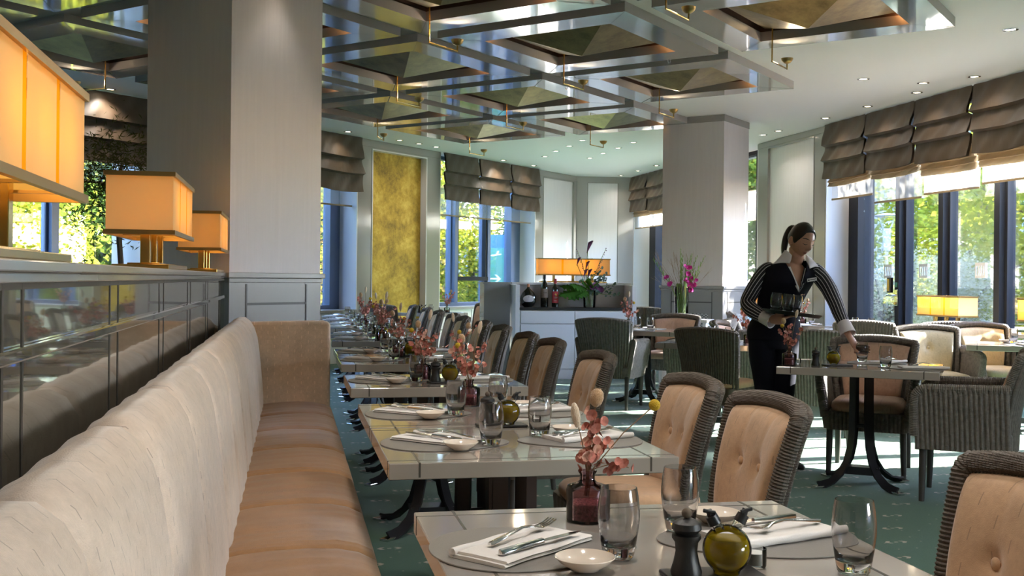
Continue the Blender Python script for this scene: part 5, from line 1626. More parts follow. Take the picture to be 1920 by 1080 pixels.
# ---------------------------------------------------------------- fresh flowers on the sideboard and by the pillar
def leafy_vase():
    p = SBP(0.985, 0.17, 0.9005)
    t = thing('cylinder_vase', 'green tinted glass vase holding tropical leaves on the sideboard', 'vase', p)
    b = MB(); b.lathe([(0.001, 0), (0.07, 0), (0.075, 0.01), (0.08, 0.13), (0.078, 0.22), (0.075, 0.22), (0.077, 0.13), (0.072, 0.015), (0.001, 0.012)], 28); b.build('glass_wall', M['vase_green_thin'], t, smooth=50)
    b = MB(); b.lathe([(0.001, 0.013), (0.070, 0.014), (0.074, 0.10), (0.001, 0.10)], 24); b.build('water', M['clear_thin'], t)
    f = thing('flower_arrangement', 'tall arrangement of tropical leaf, purple calla lilies and eucalyptus on the sideboard', 'flower arrangement', p)
    r = random.Random(5)
    lf = MB(); st = MB(); eu = MB(); ca = MB()
    def leaf(tip, w, lobes):
        tip = Vector(tip); base = Vector((0, 0, 0.2)); d = tip - base; L = d.length; d.normalize(); s = d.cross(Vector((0, -0.6, 1))).normalized(); n = s.cross(d)
        N = 26
        for sd in (-1, 1):
            V = []
            for i in range(N + 1):
                u = i / N; ww = w * sin(pi * min(1, u * 0.96 + 0.03)) ** 0.7 * (1 - 0.55 * (abs(sin(u * lobes * pi)) ** 3))
                c = base + d * L * (0.25 + 0.75 * u) + n * (-0.10 * L * u * u + 0.03)
                V += [tuple(c), tuple(c + s * sd * ww - d * 0.02 - n * ww * 0.25)]
            lf.add(V, [(2 * i, 2 * i + 1, 2 * i + 3, 2 * i + 2) if sd > 0 else (2 * i + 2, 2 * i + 3, 2 * i + 1, 2 * i) for i in range(N)])
        st.tube([(0, 0, 0.05), base, base + d * L * 0.3], 0.004, 6)
    leaf((-0.44, -0.10, 0.16), 0.13, 6); leaf((-0.30, -0.12, 0.30), 0.12, 6); leaf((-0.30, -0.05, 0.10), 0.09, 5); leaf((-0.05, -0.14, 0.38), 0.07, 0.0); leaf((-0.40, 0.02, 0.28), 0.10, 6); leaf((-0.22, -0.16, 0.13), 0.09, 5); leaf((-0.16, -0.10, 0.36), 0.08, 5); leaf((0.10, -0.16, 0.33), 0.05, 0)
    for tip, h in (((-0.03, 0, 0.72), 1.3), ((-0.16, 0.02, 0.55), 0.9), ((-0.06, -0.04, 0.50), 0.9), ((-0.03, -0.03, 0.39), 1.0), ((-0.08, -0.03, 0.40), 0.9)):
        tip = Vector(tip); st.tube([(0, 0, 0.05), (tip.x * 0.3, tip.y * 0.3, tip.z * 0.5), tip], 0.004, 6)
        d = Vector((0.25, -0.3, 1)).normalized()
        lo = []
        for k, (rr, zz) in enumerate(((0.004, -0.02), (0.012, 0.02), (0.022, 0.06), (0.030, 0.085), (0.034, 0.095))):
            lo.append([tuple(tip + d * zz * h + Vector((cos(a), sin(a) * 0.7, 0.6 * cos(a - 0.6) * (k / 4) ** 3)) * rr * h * 0.8) for a in [2 * pi * i / 14 for i in range(14)]])
        ca.loft(lo, caps=False)
    for tip in ((0.36, 0, 0.30), (0.30, -0.05, 0.22), (0.20, -0.05, 0.42), (0.14, 0, 0.50), (0.24, 0.05, 0.36), (0.10, -0.08, 0.30), (0.40, -0.02, 0.16), (-0.12, 0, 0.34)):
        tip = Vector(tip); m = Vector((tip.x * 0.4, tip.y * 0.4, 0.2 + (tip.z - 0.2) * 0.7)); st.tube([(0, 0, 0.05), (0, 0, 0.2), m, tip], 0.003, 6)
        for i in range(22):
            u = i / 21; q = Vector((0, 0, 0.2)).lerp(m, u * 2) if u < 0.5 else m.lerp(tip, u * 2 - 1)
            off = Vector((r.uniform(-1, 1), r.uniform(-1, 1), r.uniform(-1, 1))).normalized(); disc(eu, q + off * 0.03, off + Vector((0, -0.7, 0)), r.uniform(0.015, 0.028), 0.1, 8, 0.7)
    for tip in ((-0.17, 0, 0.74), (0.22, 0, 0.76), (0.17, 0.02, 0.62)):
        tip = Vector(tip); st.tube([(0, 0, 0.05), (0, 0, 0.25), tip * 0.7 + Vector((0, 0, 0.1)), tip], 0.003, 6)
        for i in range(12):
            q = Vector((0, 0, 0.25)).lerp(tip, 0.4 + 0.6 * i / 11); ca.ball(q + Vector((r.uniform(-.012, .012), -0.005, 0)), 0.007, n=6, m=4)
    for i in range(7):
        disc(ca, (0.06 + r.uniform(-.06, .08), -0.09, 0.25 + r.uniform(-.04, .06)), (r.uniform(-.5, .5), -1, r.uniform(0, .6)), 0.035, 0.5, 10)
    lf.build('tropical_leaf', M['leaf_green'], f, smooth=60); st.build('stem', M['grass_green'], f); eu.build('eucalyptus_leaves', M['euca'], f, smooth=0); ca.build('calla_lily', M['calla'], f, smooth=60)
leafy_vase()

def gladioli():
    p = (4.52, 12.10, 0.8005)
    c = thing('pedestal_console', 'pale console before the pillar carrying the tall gladiolus vase', 'console', (4.58, 12.12, 0), QA)
    b = MB(); b.box(-0.30, 0.30, -0.18, 0.18, 0.765, 0.80); b.build('console_top', M['lacquer_pale'], c, smooth=0, bevel=0.003)
    for x in (-0.26, 0.26):
        b = MB(); b.box(x - 0.02, x + 0.02, -0.15, 0.15, 0, 0.765); b.build('leg', M['lacquer_pale'], c, smooth=0)
    t = thing('tall_vase', 'tall clear glass vase packed with stems in front of the pale pillar', 'vase', p)
    b = MB(); b.lathe([(0.001, 0), (0.075, 0), (0.078, 0.01), (0.082, 0.38), (0.079, 0.38), (0.075, 0.015), (0.001, 0.012)], 28); b.build('glass_wall', M['clear_thin'], t, smooth=50)
    f = thing('gladiolus_bunch', 'tall bunch of green gladiolus spikes with magenta blooms before the pale pillar', 'flower arrangement', p)
    st = MB(); bl = MB(); bud = MB(); wi = MB(); r = random.Random(9)
    tips = [(-0.36, 0, 0.70), (-0.02, 0, 0.82), (0.02, 0.04, 0.74), (0.12, 0, 0.76), (0.20, 0.03, 0.74), (0.28, -0.02, 0.74), (0.16, 0, 0.60), (0.05, -0.05, 0.70), (0.22, 0, 0.55)]
    for k, tip in enumerate(tips):
        tip = Vector(tip); m = Vector((tip.x * 0.35, tip.y, tip.z * 0.55)); st.tube([(tip.x * -0.1, tip.y, 0.02), m, tip], [0.006, 0.005, 0.002], 6)
        for i in range(12):
            u = i / 11; q = m.lerp(tip, 0.1 + 0.88 * u); sd = 1 if i % 2 else -1
            bud.ball(q + Vector((sd * 0.010 * (1 - u * 0.6), -0.005, 0.015)), 0.008 * (1.1 - 0.6 * u), 0.007, 0.026 * (1.1 - 0.5 * u), 6, 5)
            if k in (3, 6, 7, 8) and u < 0.75 or (k == 0 and u < 0.4):
                for a in range(4): disc(bl, q + Vector((r.uniform(-.02, .02), -0.025, r.uniform(-.01, .01))), (r.uniform(-1, 1), -1, r.uniform(-.3, .9)), r.uniform(0.018, 0.032), 0.5, 7) if (i + k) % 3 == 0 else None
    for i in range(26):
        a = r.uniform(0, 2 * pi); st.tube([(0.05 * cos(a), 0.05 * sin(a), 0.02), (0.06 * cos(a + 1.5), 0.06 * sin(a + 1.5), 0.2), (0.06 * cos(a + 2.2), 0.06 * sin(a + 2.2), 0.42)], 0.005, 5)
        x0 = r.uniform(-0.4, 0.42); z0 = r.uniform(0.5, 0.8); wi.tube([(0, 0, 0.3), (x0 * 0.6, r.uniform(-.05, .05), z0 * 0.75), (x0, 0, z0)], 0.0012, 4)
        for q in range(3): wi.tube([(x0 * 0.8, 0, z0 * 0.87), (x0 + r.uniform(-.05, .05), 0, z0 + r.uniform(-.03, .05))], 0.001, 4)
    st.build('stem', M['grass_green'], f); bud.build('bud_spike', M['grass_green'], f); bl.build('magenta_bloom', M['magenta'], f, smooth=0); wi.build('wispy_grass', M['stem'], f)
gladioli()

# olive tree behind the partition
def olive():
    t = thing('potted_olive_tree', 'dark olive tree behind the amber lamps, beside the near grey pillar', 'potted tree', (-1.30, 8.75, 0))
    b = MB(); b.lathe([(0.001, 0), (0.20, 0), (0.25, 0.42), (0.23, 0.42), (0.001, 0.38)], 24); b.build('pot', M['black'], t)
    b = MB(); b.tube([(0, 0, 0.38), (0.03, 0, 1.0), (-0.02, 0.02, 1.6), (0.0, 0, 2.1)], [0.03, 0.025, 0.02, 0.012], 8); b.build('trunk', M['trunk'], t)
    r = random.Random(3); lf = MB()
    for i in range(2600):
        a = r.uniform(0, 2 * pi); h = r.gauss(0, 0.5); rad = 0.36 * (r.random() ** 0.6)
        c = Vector((rad * cos(a), rad * sin(a), 1.96 + h * 0.36 + 0.10 * sin(a * 3)))
        d = Vector((r.uniform(-1, 1), r.uniform(-1, 1), r.uniform(-0.4, 1))).normalized(); s = d.orthogonal().normalized() * 0.0065
        lf.add([tuple(c - s), tuple(c + d * 0.028 - s * 0.9), tuple(c + d * 0.055), tuple(c + d * 0.028 + s * 0.9)], [(0, 1, 2, 3)])
    lf.build('foliage', M['leaf_olive'], t, smooth=0)
olive()
# ---------------------------------------------------------------- the waitress
def spline(pts, n):
    """Catmull-Rom through rows of numbers"""
    P = [pts[0]] + list(pts) + [pts[-1]]; out = []
    for k in range(1, len(P) - 2):
        for i in range(n):
            t = i / n; a, b, c, d = P[k - 1], P[k], P[k + 1], P[k + 2]
            out.append([0.5 * (2 * b[j] + (c[j] - a[j]) * t + (2 * a[j] - 5 * b[j] + 4 * c[j] - d[j]) * t * t + (3 * b[j] - a[j] - 3 * c[j] + d[j]) * t ** 3) for j in range(len(b))])
    out.append(list(pts[-1])); return out

def limb(b, rows, n=20, sub=5, caps=True, yawv=0.0):
    """rows: x, y, z, radius sideways, radius in depth; rings square to the path"""
    R = spline(rows, sub); loops = []; side0 = Vector((cos(yawv), sin(yawv), 0))
    for k, r in enumerate(R):
        a = Vector(R[max(k - 1, 0)][:3]); c = Vector(R[min(k + 1, len(R) - 1)][:3]); t = (c - a).normalized()
        s = (side0 - t * side0.dot(t)).normalized(); d = t.cross(s)
        p = Vector(r[:3]); loops.append([tuple(p + s * r[3] * cos(2 * pi * i / n) + d * r[4] * sin(2 * pi * i / n)) for i in range(n)])
    b.loft(loops, caps=caps); return loops

HF = Vector((0.34, -0.84, -0.40)).normalized()
HU = (Vector((0.10, 0, 1)) - HF * Vector((0.10, 0, 1)).dot(HF)).normalized()
HR = HF.cross(HU)
HC = Vector((0.068, -0.105, 1.528))
def hw(p): return HC + HR * p[0] + HF * p[1] + HU * p[2]      # head frame: side, forward, up
def gs(x, s): return math.exp(-(x / s) ** 2)
def head_pt(az, el, off=0.0):
    """az from straight ahead, el up; returns the point of the face in the head frame"""
    x, y, z = sin(az) * cos(el), cos(az) * cos(el), sin(el)
    px, py, pz = 0.073 * x, 0.093 * y, 0.112 * z
    if pz < 0:
        q = min(1.0, -pz / 0.112); px *= 1 - 0.36 * q ** 1.6
        if py > 0: py *= 1 - 0.10 * q
        else: py *= 1 - 0.30 * q
    f = max(0.0, y)
    py += f * (0.026 * gs(px, 0.011) * gs(pz + 0.022, 0.017) + 0.013 * gs(px, 0.009) * gs(pz + 0.002, 0.020))        # nose
    py += f * (0.005 * gs(abs(px) - 0.0, 0.05) * gs(pz - 0.034, 0.012))                                             # brow
    py -= f * (0.010 * gs(abs(px) - 0.032, 0.016) * gs(pz - 0.010, 0.013))                                          # eye hollows
    py += f * (0.007 * gs(abs(px) - 0.032, 0.012) * gs(pz - 0.006, 0.008))                                          # lids
    py += f * (0.009 * gs(px, 0.020) * gs(pz + 0.058, 0.010) + 0.010 * gs(px, 0.018) * gs(pz + 0.092, 0.016))       # lips, chin
    py -= f * (0.003 * gs(px, 0.022) * gs(pz + 0.058, 0.0022))
    py += f * (0.004 * gs(abs(px) - 0.045, 0.018) * gs(pz + 0.022, 0.02))                                           # cheeks
    v = Vector((px, py, pz)); return v + v.normalized() * off

def finger(b, pts, r0=0.0085, r1=0.0062, n=10):
    P = spline(pts, 4); m = len(P); b.tube([p[:3] for p in P], [r0 + (r1 - r0) * i / (m - 1) for i in range(m)], n); b.ball(P[-1][:3], r1, n=8, m=6)

# joints in the person's own frame (x to her left, y away from the camera)
SHR, ELR, WRR = (-0.158, -0.015, 1.335), (-0.262, 0.010, 1.105), (-0.150, -0.165, 1.000)
SHL, ELL, WRL = (0.205, -0.055, 1.335), (0.282, -0.150, 1.115), (0.325, -0.290, 0.915)
TORSO = [(-0.075, 0.050, 0.86, 0.165, 0.118), (-0.072, 0.050, 0.93, 0.168, 0.120), (-0.062, 0.042, 1.00, 0.150, 0.110), (-0.048, 0.030, 1.075, 0.136, 0.100), (-0.030, 0.010, 1.16, 0.150, 0.112), (-0.008, -0.018, 1.245, 0.166, 0.128), (0.010, -0.032, 1.31, 0.172, 0.112), (0.022, -0.040, 1.355, 0.140, 0.082), (0.030, -0.048, 1.385, 0.078, 0.060)]

def make_waitress():
    pos = (3.262, 6.735, 0)
    body = MB()
    # head
    n, m = 72, 56; V = [tuple(hw(head_pt(0, -pi / 2)))]; F = []
    for k in range(1, m):
        el = -pi / 2 + pi * k / m
        V += [tuple(hw(head_pt(2 * pi * i / n, el))) for i in range(n)]
    V.append(tuple(hw(head_pt(0, pi / 2))))
    for i in range(n):
        F.append((0, 1 + i, 1 + (i + 1) % n)); F.append((len(V) - 1, 1 + (m - 2) * n + (i + 1) % n, 1 + (m - 2) * n + i))
    for k in range(m - 2):
        F += [(1 + k * n + i, 1 + (k + 1) * n + i, 1 + (k + 1) * n + (i + 1) % n, 1 + k * n + (i + 1) % n) for i in range(n)]
    body.add(V, F)
    for s in (-1, 1):
        c = hw((s * 0.076, -0.008, -0.012)); body.ball((0, 0, 0), 0.009, 0.019, 0.031, 12, 8)
        k = len(body.v) - (12 * 7 + 2)
        for i in range(k, len(body.v)): p = Vector(body.v[i]); body.v[i] = tuple(c + HR * p.x + (HF * p.y + HU * p.z) * 1.0 + HR * s * 0.004 * (1 if p.y < 0 else 0))
    # neck, trunk, arms, legs under the clothes
    nk = hw((0, -0.022, -0.060))
    limb(body, [(0.020, -0.040, 1.33, 0.075, 0.062), (0.030, -0.050, 1.385, 0.056, 0.055), (0.045, -0.068, 1.42, 0.051, 0.052), (*nk, 0.050, 0.054)], 20, 4)
    limb(body, [(x, y, z, a * (0.93 if z < 1.29 else 0.72), d * 0.93) for x, y, z, a, d in TORSO], 28, 3)
    limb(body, [(-0.110, -0.020, 1.30, 0.024, 0.024), (-0.155, -0.012, 1.29, 0.026, 0.026), (-0.215, 0.005, 1.22, 0.030, 0.030), (*ELR, 0.030, 0.032), (-0.21, -0.08, 1.05, 0.030, 0.030), (*WRR, 0.022, 0.019)], 16)
    limb(body, [(0.145, -0.050, 1.30, 0.024, 0.024), (0.195, -0.060, 1.29, 0.026, 0.026), (0.248, -0.10, 1.22, 0.030, 0.030), (*ELL, 0.030, 0.032), (0.305, -0.22, 1.015, 0.030, 0.030), (*WRL, 0.021, 0.020)], 16)
    for x0, x1, x2, y2 in ((-0.150, -0.128, -0.092, 0.055), (0.005, 0.000, 0.004, 0.085)):
        limb(body, [(x0, 0.05, 0.90, 0.078, 0.085), (x0 * 0.9 + x1 * 0.1, 0.045, 0.74, 0.072, 0.078), (x1, 0.03, 0.50, 0.050, 0.055), (x1 * 0.5 + x2 * 0.5, 0.055, 0.33, 0.045, 0.050), (x2, y2, 0.10, 0.030, 0.034), (x2, y2, 0.05, 0.032, 0.036)], 16)
    # her right hand, flat under the tray
    w = Vector(WRR); d = Vector((0.84, -0.50, 0.16)).normalized(); s = d.cross(Vector((0, 0, 1))).normalized()
    palm = [w, w + d * 0.03, w + d * 0.065, w + d * 0.095]
    limb(body, [(*palm[0], 0.017, 0.022), (*palm[1], 0.017, 0.034), (*palm[2], 0.015, 0.040), (*palm[3], 0.012, 0.037)], 16, 4, yawv=pi / 2)
    for j, (o, L) in enumerate(((-0.030, 0.062), (-0.010, 0.076), (0.011, 0.073), (0.030, 0.058))):
        p = w + d * 0.088 + s * o; finger(body, [tuple(p), tuple(p + d * L * 0.45 + s * o * 0.25 + Vector((0, 0, 0.004))), tuple(p + d * L + s * o * 0.55 + Vector((0, 0, 0.006)))])
    p = w + d * 0.030 - s * 0.028; finger(body, [tuple(p), tuple(p - s * 0.026 + d * 0.022), tuple(p - s * 0.034 + d * 0.052 + Vector((0, 0, 0.006)))], 0.0105, 0.0075)
    # her left hand round the tumbler
    g = Vector(GLASS_LOCAL); w = Vector(WRL); kn = g + Vector((-0.030, 0.034, 0.098))
    limb(body, [(*w, 0.020, 0.019), (*(w * 0.55 + kn * 0.45), 0.030, 0.018), (*kn, 0.036, 0.016)], 16, 4, yawv=0.6)
    for j, (z, L) in enumerate(((0.098, 1.0), (0.080, 1.06), (0.062, 1.0), (0.046, 0.86))):
        R = 0.0475; arc = []
        for q in range(6):
            a = pi * 0.80 - (pi * 0.80 + 0.35) * L * q / 5 * 0.86
            arc.append((g.x + R * cos(a), g.y + R * sin(a), g.z + z + 0.014 * (1 - q / 5)))
        finger(body, [tuple(kn + Vector((0.004 * j - 0.01, 0.0, -0.012 * j)))] + arc)
    arc = [(g.x + 0.049 * cos(a), g.y + 0.049 * sin(a), g.z + z) for a, z in ((pi * 0.92, 0.095), (pi * 1.06, 0.078), (pi * 1.22, 0.066))]
    finger(body, [tuple(kn + Vector((-0.022, -0.012, -0.004)))] + arc, 0.0105, 0.0078)
    P = body.build('person', M['skin'], smooth=180)
    rm = P.modifiers.new('remesh', 'REMESH'); rm.mode = 'VOXEL'; rm.voxel_size = 0.0038; rm.use_smooth_shade = True
    P.location = pos; P.rotation_euler = (0, 0, -YAW)
    tag(P, 'waitress in navy waistcoat and pinstripe shirt carrying a tray and setting down a glass', 'person')

    # face details
    def arc_on(name, pts, r, mat, off=0.001, n=6, taper=True):
        b = MB(); Q = [tuple(hw(head_pt(a, e, off))) for a, e in pts]; k = len(Q)
        b.tube(Q, [r * (0.35 + 0.65 * sin(pi * (i + 0.3) / (k - 0.4))) if taper else r for i in range(k)], n); return b.build(name, M[mat], P)
    for s in (-1, 1):
        arc_on('eyebrow', [(s * (0.20 + 0.085 * i), 0.315 + 0.05 * sin(pi * i / 7) - 0.004 * i) for i in range(8)], 0.0030, 'hair', 0.0006)
        arc_on('eyelash', [(s * (0.24 + 0.06 * i), 0.045 - 0.05 * sin(pi * i / 7)) for i in range(8)], 0.0022, 'hair', 0.0012)
        arc_on('eyelash', [(s * (0.25 + 0.06 * i), 0.115 + 0.035 * sin(pi * i / 7)) for i in range(8)], 0.0008, 'hair', 0.0)
        b = MB(); b.ball(tuple(hw((s * 0.078, -0.004, -0.046))), 0.0035, n=8, m=6); b.build('earring', M['chrome'], P)
    arc_on('upper_lip', [(-0.30 + 0.06 * i, -0.525 + 0.010 * abs(sin(pi * i / 5))) for i in range(11)], 0.0050, 'lip', -0.0016, 8)
    arc_on('lower_lip', [(-0.26 + 0.052 * i, -0.60 - 0.016 * sin(pi * i / 10)) for i in range(11)], 0.0060, 'lip', -0.0022, 8)
    # hair: smooth cap with parting line, and a ponytail
    b = MB(); n, m = 64, 40; V = []; rows = []
    def line(az):      # lowest hair elevation for a direction
        a = abs((az + pi) % (2 * pi) - pi)
        return 0.78 - 0.10 * (a / 0.6) ** 2 if a < 0.6 else 0.68 - (a - 0.6) * 1.35 if a < 1.25 else -0.20 + (0.14 if 1.5 < a < 1.75 else 0) if a < 1.8 else -0.42
    for k in range(m + 1):
        for i in range(n):
            az = 2 * pi * i / n; lo = line(az); el = lo + (pi / 2 - lo) * k / m
            e = 0.0105 * min(1.0, (k / m) * 7) + 0.004 * min(1, max(0, abs((az + pi) % (2 * pi) - pi) - 1.2))
            V.append(tuple(hw(head_pt(az, el, e - 0.002))))
    b.add(V, [(k * n + i, (k + 1) * n + i, (k + 1) * n + (i + 1) % n, k * n + (i + 1) % n) for k in range(m) for i in range(n)])
    hr = b.build('hair', M['hair'], P, smooth=80)
    b = MB(); base = hw((0.010, -0.098, 0.030))
    limb(b, [(*hw((0.005, -0.085, 0.045)), 0.022, 0.022), (*(base + Vector((-0.012, 0.02, 0.012))), 0.024, 0.024), (*(base + Vector((-0.040, 0.030, -0.045))), 0.024, 0.026), (*(base + Vector((-0.055, 0.032, -0.12))), 0.020, 0.022), (*(base + Vector((-0.060, 0.030, -0.19))), 0.006, 0.008)], 16, 5)
    b.build('ponytail', M['hair'], hr, smooth=80)

    # waistcoat with open V
    VT = TORSO[:-2] + [(0.010, -0.036, 1.340, 0.166, 0.092), (0.016, -0.042, 1.366, 0.126, 0.074), (0.024, -0.048, 1.388, 0.088, 0.064), (0.030, -0.052, 1.402, 0.066, 0.058)]
    b = MB(); rows = spline([(x, y, z, a * 1.04, d * 1.05) for x, y, z, a, d in VT], 8); n = 72; V = []
    for r in rows:
        for i in range(n):
            a = 2 * pi * i / n; V.append((r[0] + r[3] * cos(a), r[1] + r[4] * sin(a) - 0.012 * gs(abs(r[3] * cos(a)) - 0.075, 0.05) * gs(r[2] - 1.245, 0.05) * (1 if sin(a) < 0 else 0), r[2]))
    b.add(V, [(k * n + i, k * n + (i + 1) % n, (k + 1) * n + (i + 1) % n, (k + 1) * n + i) for k in range(len(rows) - 1) for i in range(n)])
    vs = b.build('waistcoat', M['vest'], P, smooth=70)
    bm = bmesh.new(); bm.from_mesh(vs.data)
    tip = Vector((0.044, 0, 1.185)); tl = Vector((-0.040, 0, 1.385)); tr_ = Vector((0.108, 0, 1.385))
    cuts = []
    for top, sg in ((tl, 1), (tr_, -1)):
        d = (top - tip).normalized(); no = Vector((d.z, 0, -d.x)) * sg
        cuts.append(no); bmesh.ops.bisect_plane(bm, geom=bm.verts[:] + bm.edges[:] + bm.faces[:], plane_co=tip, plane_no=no)
    kill = [f for f in bm.faces if f.calc_center_median().y < -0.03 and all((f.calc_center_median() - tip).dot(no) > 0 for no in cuts)]
    bmesh.ops.delete(bm, geom=kill, context='FACES'); bm.to_mesh(vs.data); bm.free()
    so = vs.modifiers.new('thickness', 'SOLIDIFY'); so.thickness = 0.004; so.offset = 1
    for x, z in ((0.112, 1.115), (0.098, 1.055), (0.088, 0.995)):
        y = -0.082 if z > 1.1 else -0.078 if z > 1.03 else -0.074
        q = MB(); q.lathe([(0.001, 0), (0.007, 0), (0.0065, 0.003), (0.001, 0.004)], 12, (x - 0.02, y + 0.004, z), axis=(0.4, -1, 0)); q.build('button', M['steel'], vs)
    q = MB(); q.box(-0.038, 0.038, -0.002, 0.002, -0.011, 0.011)
    tgo = q.build('name_tag', M['white'], vs, smooth=0); tgo.location = (0.130, -0.140, 1.268); tgo.rotation_euler = (0.10, -0.16, 0.42)
    q = MB(); q.box(-0.032, -0.024, -0.003, -0.002, -0.006, 0.006); q.box(-0.018, 0.030, -0.003, -0.002, -0.001, 0.003); q.build('tag_print', M['vest'], tgo, smooth=0)
    # shirt: striped front inside the V, sleeves, white collar and cuffs
    def striped(name, rows_, n, freq, sub=6, yawv=0.0, arc=(0, 2 * pi)):
        R = spline(rows_, sub); V = []; A = []; side0 = Vector((cos(yawv), sin(yawv), 0))
        for k, r in enumerate(R):
            a = Vector(R[max(k - 1, 0)][:3]); c = Vector(R[min(k + 1, len(R) - 1)][:3]); t = (c - a).normalized()
            s = (side0 - t * side0.dot(t)).normalized(); d = t.cross(s); p = Vector(r[:3])
            for i in range(n + 1):
                q = arc[0] + (arc[1] - arc[0]) * i / n; wr = 1 + 0.035 * noise.noise((p * 14) + Vector((cos(q), sin(q), 0)) * 0.7)
                V.append(tuple(p + (s * r[3] * cos(q) + d * r[4] * sin(q)) * wr)); A.append(freq * i / n)
        b = MB(); b.add(V, [(k * (n + 1) + i, k * (n + 1) + i + 1, (k + 1) * (n + 1) + i + 1, (k + 1) * (n + 1) + i) for k in range(len(R) - 1) for i in range(n)])
        o = b.build(name, M['stripe'], P, smooth=80)
        at = o.data.attributes.new('stripe', 'FLOAT', 'POINT'); at.data.foreach_set('value', A); return o
    striped('sleeve', [(-0.100, -0.024, 1.350, 0.034, 0.050), (-0.135, -0.020, 1.332, 0.050, 0.058), (-0.170, -0.008, 1.285, 0.055, 0.058), (-0.222, 0.006, 1.20, 0.052, 0.054), (-0.260, 0.008, 1.115, 0.050, 0.050), (-0.245, -0.035, 1.065, 0.052, 0.050), (-0.205, -0.095, 1.030, 0.046, 0.045), (-0.180, -0.128, 1.014, 0.040, 0.039)], 48, 15)
    striped('sleeve', [(0.130, -0.052, 1.350, 0.034, 0.050), (0.172, -0.050, 1.332, 0.050, 0.058), (0.208, -0.062, 1.285, 0.055, 0.058), (0.250, -0.105, 1.21, 0.052, 0.054), (0.284, -0.150, 1.115, 0.048, 0.048), (0.300, -0.205, 1.035, 0.044, 0.044), (0.314, -0.250, 0.975, 0.038, 0.038)], 48, 15)
    for rows_ in ([(-0.188, -0.118, 1.019, 0.043, 0.043), (-0.165, -0.148, 1.006, 0.045, 0.046), (-0.140, -0.180, 0.992, 0.049, 0.050)], [(0.310, -0.240, 0.988, 0.042, 0.042), (0.318, -0.265, 0.955, 0.046, 0.046), (0.326, -0.288, 0.918, 0.051, 0.050)]):
        b = MB(); limb(b, rows_, 24, 4, caps=False); o = b.build('cuff', M['cuff'], P, smooth=80)
        so = o.modifiers.new('thickness', 'SOLIDIFY'); so.thickness = 0.003
    # striped facing strips along the V and the white collar wings
    def ribbon(name, pts, mat, wd, stripe=False):
        b = MB(); V = []
        for p, w_, nrm in pts: V += [tuple(Vector(p) - Vector(w_)), tuple(Vector(p) + Vector(w_))]
        b.add(V, [(2 * i, 2 * i + 1, 2 * i + 3, 2 * i + 2) for i in range(len(pts) - 1)])
        o = b.build(name, M[mat], P, smooth=80); so = o.modifiers.new('thickness', 'SOLIDIFY'); so.thickness = 0.003; so.offset = 0
        if stripe:
            at = o.data.attributes.new('stripe', 'FLOAT', 'POINT'); at.data.foreach_set('value', [0.0, 2.2] * len(pts))
        return o
    ribbon('placket', [((-0.020, -0.122, 1.352), (0.012, 0, 0.0), 0), ((-0.006, -0.140, 1.305), (0.012, -0.001, 0), 0), ((0.012, -0.150, 1.26), (0.011, -0.001, 0), 0), ((0.032, -0.152, 1.215), (0.010, 0, 0), 0), ((0.044, -0.146, 1.185), (0.004, 0, 0), 0)], 'cuff', 0.01)
    ribbon('shirt_front', [((0.098, -0.118, 1.345), (0.016, 0.004, 0), 0), ((0.088, -0.138, 1.305), (0.020, 0.003, 0), 0), ((0.074, -0.150, 1.26), (0.019, 0.002, 0), 0), ((0.060, -0.152, 1.22), (0.012, 0.001, 0), 0), ((0.048, -0.147, 1.188), (0.004, 0, 0), 0)], 'stripe', 0.01, True)
    # white collar: stand round the nape and two wide wings lying on the waistcoat
    b = MB(); V = []
    for i in range(25):
        a = pi / 2 + (i - 12) / 12 * 2.15
        for k in range(2): V.append((0.040 + (0.062 - 0.006 * k) * cos(a), -0.060 + (0.058 - 0.004 * k) * sin(a), 1.392 + 0.040 * k + 0.018 * sin(a) * k))
    b.add(V, [(2 * i, 2 * i + 2, 2 * i + 3, 2 * i + 1) for i in range(24)])
    o = b.build('collar_stand', M['cuff'], P, smooth=80); so = o.modifiers.new('thickness', 'SOLIDIFY'); so.thickness = 0.003
    for A, B, C, D in (((-0.030, -0.050, 1.462), (-0.118, -0.075, 1.368), (-0.020, -0.142, 1.372), (0.002, -0.110, 1.425)), ((0.108, -0.060, 1.438), (0.186, -0.095, 1.352), (0.112, -0.150, 1.340), (0.092, -0.112, 1.400))):
        A, B, C, D = Vector(A), Vector(B), Vector(C), Vector(D)
        def W(u, v):
            p = A.lerp(D, u).lerp(B.lerp(C, u), v); return tuple(p + Vector((0, -0.030 * sin(pi * v) * (0.4 + 0.6 * (1 - u)) - 0.004, 0.006 * sin(pi * u))))
        b = MB(); b.grid(W, 8, 10); o = b.build('collar_wing', M['cuff'], P, smooth=80); so = o.modifiers.new('thickness', 'SOLIDIFY'); so.thickness = 0.003
    # trousers
    b = MB()
    limb(b, [(-0.075, 0.050, 0.99, 0.156, 0.118), (-0.074, 0.050, 0.93, 0.174, 0.127), (-0.074, 0.050, 0.87, 0.172, 0.126), (-0.074, 0.05, 0.80, 0.14, 0.11)], 32, 4)
    for x0, x1, x2, y2 in ((-0.152, -0.130, -0.092, 0.060), (0.006, 0.000, 0.004, 0.090)):
        limb(b, [(x0, 0.05, 0.90, 0.090, 0.105), (x0, 0.048, 0.76, 0.087, 0.098), (x0 * 0.5 + x1 * 0.5, 0.04, 0.62, 0.074, 0.082), (x1, 0.032, 0.48, 0.064, 0.070), (x1 * 0.6 + x2 * 0.4, 0.05, 0.33, 0.062, 0.068), (x2, y2, 0.16, 0.060, 0.068), (x2, y2 - 0.004, 0.075, 0.062, 0.074)], 24)
    tr = b.build('trousers', M['trousers'], P, smooth=180)
    rm = tr.modifiers.new('remesh', 'REMESH'); rm.mode = 'VOXEL'; rm.voxel_size = 0.007; rm.use_smooth_shade = True
